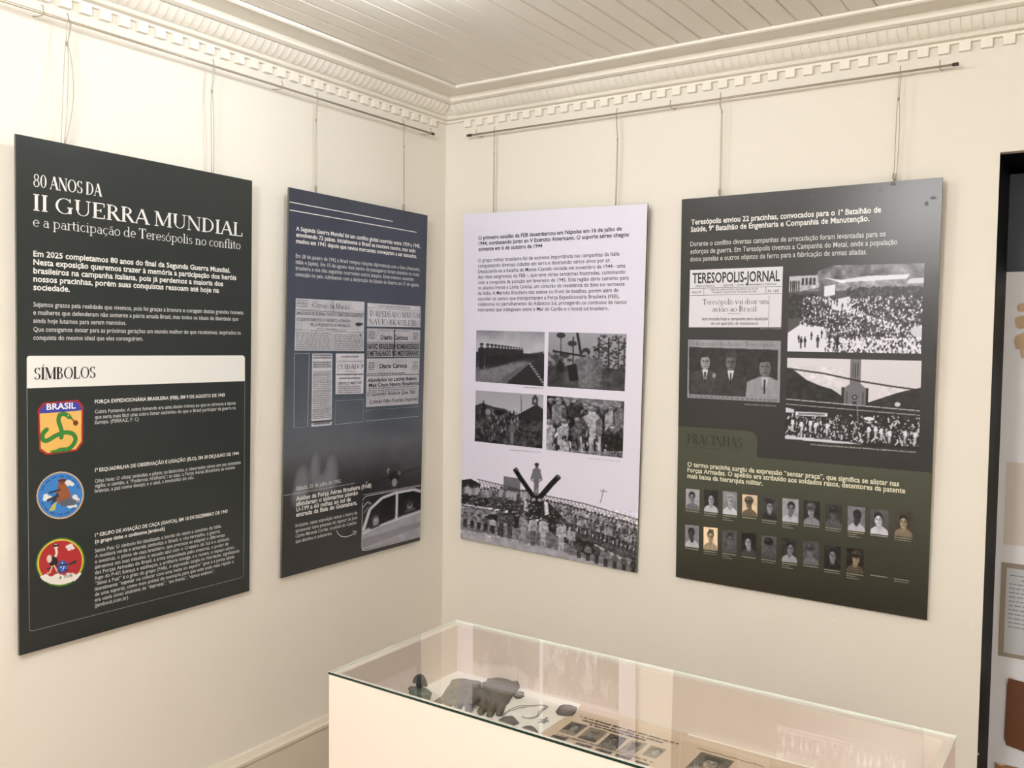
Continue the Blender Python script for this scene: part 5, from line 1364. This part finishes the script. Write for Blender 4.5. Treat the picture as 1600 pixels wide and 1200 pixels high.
badge('round_medal', 'grey rounded medal against the glass edge, left of the star', 'medal', z800([(735, 585), (800, 560), (880, 553), (950, 580), (1000, 630), (1020, 680), (1000, 740), (900, 760), (800, 720), (740, 650)]), M_BADGEG, .002)
# star
c_ = cp(849, 1127.5)
root = thing('star_medal', 'small silver five-pointed star beside the newspaper page', 'medal', (c_[0], c_[1], FL+.0008), 'badges laid out in the case')
V = []
for k in range(10):
    r_ = .0125 if k % 2 == 0 else .0055; an = math.pi/2+math.pi*k/5+.12
    V.append((c_[0]+r_*math.cos(an), c_[1]+r_*1.25*math.sin(an), FL+.0012))
V2 = [(x, y, FL+.0022) for x, y, z in V]
V = V+V2+[(c_[0], c_[1], FL+.006)]
Fs = [tuple(range(10))[::-1]]+[(i, (i+1) % 10, 10+(i+1) % 10, 10+i) for i in range(10)]+[(10+i, 10+(i+1) % 10, 20) for i in range(10)]
M_SILV = mat('dull_silver', rgb(168, 168, 160), .4, .5, .2, var=(90, .75))
mesh_obj('star_body', V, Fs, M_SILV, root)
mesh_obj('ring', *tube_vf([(c_[0]-.0015+.0026*math.cos(q), c_[1]+.0165+.0026*math.sin(q), FL+.0022) for q in np.linspace(0, 2*math.pi, 12)], .0007, 6, False), M_SILV, root, smooth=True)
# chain: double strand
root = thing('neck_chain', 'thin grey double chain lying in an open loop on the white case floor', 'chain', (*cp(820, 1104), FL+.0008))
S1 = z800([(440, 400), (480, 360), (530, 330), (570, 295), (640, 265), (740, 238), (840, 240), (940, 245), (1020, 228), (1110, 232), (1155, 248), (1140, 270), (1090, 300), (1050, 345), (1010, 395), (950, 425), (880, 440), (800, 430), (760, 412)])
S2 = z800([(450, 405), (500, 350), (560, 318), (640, 300), (700, 275), (780, 270), (860, 238), (940, 240), (1030, 226), (1110, 240), (1130, 262), (1060, 295), (1010, 340), (1000, 385), (960, 418), (870, 432), (790, 425), (755, 405)])
M_CHAIN = mat('grey_chain_metal', rgb(158, 150, 142), .5, .4, .1)
for S_ in (S1, S2):
    A_ = np.array([cp(*q) for q in S_]); tt = np.linspace(0, len(A_)-1, 90)
    xs = np.interp(tt, range(len(A_)), A_[:, 0]); ys = np.interp(tt, range(len(A_)), A_[:, 1])
    pts = [(x, y, FL+.0020+.0003*math.sin(i*1.7)) for i, (x, y) in enumerate(zip(xs, ys))]
    mesh_obj('strand', *tube_vf(pts, [.0007+.0003*(i % 2) for i in range(len(pts))], 6), M_CHAIN, root, smooth=True)

# newspaper pages
M_NEWSP = mat('aged_newsprint', rgb(214, 192, 168), .85, .15, bump=(60, .2, .001), var=(7, .9))
M_NEWSP2 = mat('aged_newsprint_edge', rgb(236, 222, 202), .85, .15)
M_NINK = mat('brown_black_print', rgb(74, 62, 52), .85, .1)
def page(x0, x1, y0, y1, label, curl, seed, lift=0.0):
    rs = np.random.RandomState(seed)
    root = thing('newspaper_page', label, 'newspaper', ((x0+x1)/2, (y0+y1)/2, FL+.001), 'old newspaper pages in the case')
    nx, ny = 26, 22; V = []
    def zf(u, v_):   # v_=1 at the back edge
        return FL+.0014+lift+curl*max(0, v_-.93)**2*200*.004 + .0004*math.sin(u*9+seed)*math.sin(v_*7)
    for th_ in (0, -.0006):
        for j in range(ny+1):
            for i in range(nx+1):
                u, v_ = i/nx, j/ny
                e = .0012*rs.rand() if j in (0, ny) or i in (0, nx) else 0
                V.append((x0+(x1-x0)*u+e, y0+(y1-y0)*v_-e*(.0 if th_ == 0 else 0), zf(u, v_)+th_))
    n1 = (nx+1)*(ny+1); Fs = []
    for j in range(ny):
        for i in range(nx):
            a_ = j*(nx+1)+i; Fs.append((a_, a_+1, a_+nx+2, a_+nx+1)); Fs.append((n1+a_, n1+a_+nx+1, n1+a_+nx+2, n1+a_+1))
    for i in range(nx):
        Fs.append((i, n1+i, n1+i+1, i+1)); a_ = ny*(nx+1)+i; Fs.append((a_, a_+1, n1+a_+1, n1+a_))
    for j in range(ny):
        a_ = j*(nx+1); Fs.append((a_, a_+nx+1, n1+a_+nx+1, n1+a_)); a_ += nx; Fs.append((a_, n1+a_, n1+a_+nx+1, a_+nx+1))
    mesh_obj('sheet', V, Fs, M_NEWSP, root)
    return root
tl = cp(908, 1104)
n1 = page(tl[0], 1.396, -1.305, tl[1], 'aged newspaper page with a headline and a row of five portraits', 1.0, 3)
NS = Sheet((0, 0, FL+.0024), (1, 0, 0), (0, 1, 0))
def n7(x, y): return (850+x/7.619, 1100+y/7.619)
def npic(P, pr_, name='portrait_photograph', sep=True, root=n1):
    pr_.A = pr_.A.mean(2, keepdims=True)*np.array([1.0, .92, .83])*.72+np.array([.13, .12, .10])
    # P: TL, TR, BL in px ; completed as a parallelogram lying on the page
    tl_, tr_, bl_ = [NS.px(*q) for q in P]
    pr_.build(name, NS, [tl_, tr_, tr_+bl_-tl_, bl_], root, h=0, m=M_PAPERPRINT, duv=True)
def port2(seed, *a_):
    return portrait(seed, *a_)
npic([n7(335, 207), n7(522, 255), n7(165, 330)], port2(70, .3, .66, .6, 'hair', 0, 1, 0))
npic([n7(550, 275), n7(755, 330), n7(395, 400)], port2(71, .55, .6, .3, 'helmet', 0, 0, .5))
npic([n7(795, 350), n7(990, 410), n7(640, 490)], port2(72, .3, .5, .45, 'hair', 0, 0, 0))
npic([n7(1045, 430), n7(1235, 470), n7(870, 560)], port2(73, .6, .5, .7, 'cap', 0, 0, .3))
npic([n7(1280, 490), n7(1490, 550), n7(1165, 605)], port2(74, .5, .78, .6, 'hair', 0, 0, .3))
npic([n7(110, 362), n7(290, 405), n7(-30, 470)], port2(75, .3, .6, .5, 'cap', 0, 0, .2))
npic([n7(1105, 668), n7(1300, 735), n7(960, 800)], port2(76, .3, .6, .5, 'cap', 0, 0, .2))
for d in range(3): npic([n7(395+237*d, 455+68*d), n7(580+237*d, 505+68*d), n7(250+237*d, 570+68*d)], port2(77+d, .35, .6, .45, 'hair', 0, 0, .2))
def typebars(root, rows, name='headline_type'):
    V, Fs = [], []; rs = np.random.RandomState(9)
    for (x0, x1, y, hh) in rows:
        x = x0
        while x < x1:
            w_ = rs.uniform(.003, .012); n = len(V)
            k = rs.uniform(.75, 1)
            for a_, b_ in ((x, y), (x+w_, y), (x+w_, y+hh*k), (x, y+hh*k)): V.append((a_, b_, FL+.00275))
            Fs.append((n, n+1, n+2, n+3)); x += w_+rs.choice([.0012, .0012, .005])
    return mesh_obj(name, V, Fs, M_NINK, root)
xa, ya = NS.px(*n7(435, 150)); xb, _ = NS.px(*n7(1590, 460))
x2, y2 = NS.px(*n7(455, 190)); x3, y3 = NS.px(*n7(545, 245))
typebars(n1, [(xa, xb, ya-.003, .006), (x2, xb-.03, y2-.003, .006), (x3, xb-.06, y3-.003, .006)])
# caption rows under the portraits
q1 = NS.px(*n7(165, 345)); q2 = NS.px(*n7(1165, 620))
typebars(n1, [(q1[0], q2[0]+.03, q1[1]-.004, .002), (q1[0], q2[0]+.03, q1[1]-.008, .002)], 'caption_type')
n2 = page(1.388, 1.70, -1.305, -.928, 'aged newspaper page with a raised back edge and one larger portrait, nearer the doorway', 1.6, 5, .0009)
def n6(x, y): return (1060+x/6.667, 1120+y/6.667)
NS.o[2] = FL+.0030
npic([n6(240, 365), n6(585, 462), n6(60, 545)], portrait(88, .4, .75, .62, 'cap', 0, 0, .25), 'portrait_photograph', True, n2)
q3 = NS.px(*n6(200, 325)); q4 = NS.px(*n6(900, 520))
V, Fs = tube_vf([(q3[0]+(q4[0]-q3[0])*k_/24, q3[1]+(q4[1]-q3[1])*k_/24+.0012*math.sin(k_), FL+.0027) for k_ in range(25)], .0006, 5)
mesh_obj('rule_line', V, Fs, M_NINK, n2)
mesh_obj('curled_edge', *tube_vf([(1.390+.314*k_/30, -.927+.0004*math.sin(k_*.9), FL+.0042+.0004*math.sin(k_*.5)) for k_ in range(31)], .0021, 8), M_NEWSP2, n2, smooth=True)
typebars(n2, [(1.56, 1.69, -1.0-.012*k, .003) for k in range(20)], 'column_type')

# ================================================================== DISPLAY BOARD IN THE DOORWAY
YD = DD
DB = Sheet((0, YD, 0), (1, 0, 0), (0, 0, 1))
bl_, br_ = DX0+.001, DX1-.001
hz = DB.px(1573, 425)[1]; tz = DB.px(1577, 273)[1]
board = thing('display_board', 'tall white display board with a dark blue header, set inside the black doorway', 'display board', ((bl_+br_)/2, YD+.01, 0))
M_BOARD = mat('white_board_paint', rgb(232, 234, 240), .5, .4, var=(2, .97))
M_NAVY = mat('dark_navy_header', rgb(44, 50, 66), .4, .45, var=(1.5, .8))
mesh_obj('panel', *box_vf(bl_, br_, YD, YD+.02, 0.0, tz), M_BOARD, board)
mesh_obj('header', *box_vf(bl_, br_, YD-.002, YD-.0002, hz, tz-.0005), M_NAVY, board)['label'] = 'dark navy header strip'
def wallpaper(name, label, pxs, mats, cat='document', th=.002, zoff=.0008, extend=None):
    P = [DB.px(*q) for q in pxs]
    if extend: P = P+extend(P)
    c_ = np.mean(P, 0)
    root = thing(name, label, cat, (c_[0], YD-zoff, min(q[1] for q in P)))
    n = len(P)
    V = [(q[0], YD-zoff-th, q[1]) for q in P]+[(q[0], YD-zoff, q[1]) for q in P]
    Fs = [tuple(range(n)), tuple(range(n, 2*n))[::-1]]+[(i, n+i, n+(i+1) % n, (i+1) % n) for i in range(n)]
    fixn(mesh_obj('sheet', V, Fs, mats, root))
    return root
M_TAN = mat('tan_torn_paper', rgb(206, 180, 148), .8, .2, var=(30, .85)); M_CREAMP = mat('faint_cream_paper', rgb(214, 205, 196), .8, .2)
M_TAPE = mat('grey_beige_tape', rgb(160, 148, 134), .7, .2, var=(50, .85)); M_LETTER = mat('pale_letter_paper', rgb(196, 200, 204), .8, .2)
M_BROWN = mat('brown_leather_cover', rgb(112, 70, 46), .6, .35, var=(12, .75)); M_BROWN2 = mat('light_brown_cover', rgb(168, 126, 86), .6, .3, var=(12, .8)); M_TORN = mat('torn_white_edge', rgb(226, 206, 196), .8)
def w2(lst): return [(1530+x/7.5, 440+y/7.5) for x, y in lst]
def ext_right(P):  # mirror the visible outline to the right so the shape closes beyond the frame
    xm = P[-1][0]+.035
    return [np.array([2*xm-q[0], q[1]+.006*math.sin(i*2)]) for i, q in enumerate(P[::-1])]
for nm_, lab_, pts in (('paper_petal', 'upper pale tan torn paper piece on the white board', [(525, 252), (470, 262), (445, 300), (470, 345), (525, 352)]),
                 ('paper_petal', 'middle tan torn paper piece on the white board', [(525, 395), (440, 415), (418, 450), (440, 530), (480, 555), (525, 548)]),
                 ('paper_petal', 'lower large tan torn paper piece on the white board', [(525, 590), (480, 615), (430, 640), (412, 710), (430, 785), (480, 790), (490, 890), (525, 900)])):
    wallpaper('torn_paper', lab_, w2(pts)[::-1][::-1], M_TAN, 'paper', extend=ext_right)
def rect_ext(x, yt, yb, w_):
    A_ = DB.px(x, yt); B_ = DB.px(x-3, yb); return A_[0], A_[1], B_[1], A_[0]+w_
def boxthing(name, label, cat, x0, x1, z0, z1, m, part, th=.003, zoff=.0006):
    root = thing(name, label, cat, ((x0+x1)/2, YD-zoff, z0))
    mesh_obj(part, *box_vf(x0, x1, YD-zoff-th, YD-zoff, z0, z1), m, root)
    return root
x0, z1_, z0_, x1_ = rect_ext(1573, 722, 850, .22)
boxthing('cream_sheet', 'faint cream paper sheet above the taped letter', 'paper', x0, x1_, z0_, z1_, M_CREAMP, 'sheet', .0012)
a0 = DB.px(1565, 878); a1 = DB.px(1561.5, 1024); x0 = a0[0]; z1_, z0_ = a0[1], a1[1]
root = boxthing('taped_letter', 'pale typed letter in a grey beige tape border on the white board', 'document', x0, x0+.26, z0_, z1_, M_TAPE, 'tape_border', .0015)
mesh_obj('letter_sheet', *box_vf(x0+.014, x0+.246, YD-.0030, YD-.0022, z0_+.012, z1_-.014), M_LETTER, root)
V, Fs = [], []; rs = np.random.RandomState(4)
for k in range(13):
    z = z1_-.036-.0125*k; x = x0+.022+(.03 if k in (1,) else 0)
    if z < z0_+.02: break
    while x < x0+.235:
        w_ = rs.uniform(.006, .02); n = len(V)
        V += [(x, YD-.0032, z), (x+w_, YD-.0032, z), (x+w_, YD-.0032, z+.0028), (x, YD-.0032, z+.0028)]; Fs.append((n, n+1, n+2, n+3)); x += w_+.003
mesh_obj('typed_lines', V, Fs, mat('blue_grey_type', rgb(120, 130, 142), .8), root)
def w3(x, y): return (1500+x/7.5, 1040+y/7.5)
bp_ = [DB.px(*w3(*q)) for q in ((570, 148), (552, 225), (520, 830), (542, 920), (750, 1000))]
xr_ = bp_[0][0]+.2
P_ = bp_+[np.array([xr_, bp_[4][1]-.01]), np.array([xr_, bp_[0][1]-.01])]
root = thing('leather_cover', 'dark brown leather notebook cover on the white board', 'book cover', (P_[2][0]+.1, YD-.001, P_[4][1]-.01))
n = len(P_)
V = [(q[0], YD-.006, q[1]) for q in P_]+[(q[0], YD-.0008, q[1]) for q in P_]
fixn(mesh_obj('cover', V, [tuple(range(n)), tuple(range(n, 2*n))[::-1]]+[(i, n+i, n+(i+1) % n, (i+1) % n) for i in range(n)], M_BROWN, root))
for A_, B_ in (((562, 135), (660, 150)), ((545, 150), (552, 225)), ((540, 925), (620, 958))):
    qa, qb = DB.px(*w3(*A_)), DB.px(*w3(*B_))
    mesh_obj('torn_corner', *tube_vf([(qa[0], YD-.004, qa[1]), ((qa[0]+qb[0])/2, YD-.0045, (qa[1]+qb[1])/2+.0015), (qb[0], YD-.004, qb[1])], [.0012, .002, .001], 6), M_TORN, root, smooth=True)
q = DB.px(*w3(410, 1130))
root = boxthing('tan_cover', 'light tan cover lowest on the white board', 'book cover', q[0], q[0]+.24, q[1]-.22, q[1], M_BROWN2, 'cover', .004)
q2 = DB.px(*w3(530, 1140))
mesh_obj('torn_corner', *tube_vf([(q[0]-.001, YD-.004, q[1]+.001), ((q[0]+q2[0])/2, YD-.005, q[1]-.002), (q2[0], YD-.004, q[1]-.001)], [.001, .0028, .001], 6), M_TORN, root, smooth=True)
# wall scars
M_CHIP = mat('chipped_plaster', rgb(240, 232, 214), .8)
for (x, y, w_, h_) in ((1304, 968, 5, 1.2), (1519, 975, 1, 5), (1528.5, 1178, .8, 2)):
    P_ = [hit(x+w_*math.cos(a_), y+h_*math.sin(a_)+w_*.2*math.cos(a_), 1, -.0006) for a_ in np.linspace(0, 2*math.pi, 9)[:-1]]
    wr_ = bpy.data.objects['wall_right']
    o = mesh_obj('plaster_chip', P_, [tuple(range(8))], M_CHIP, wr_)
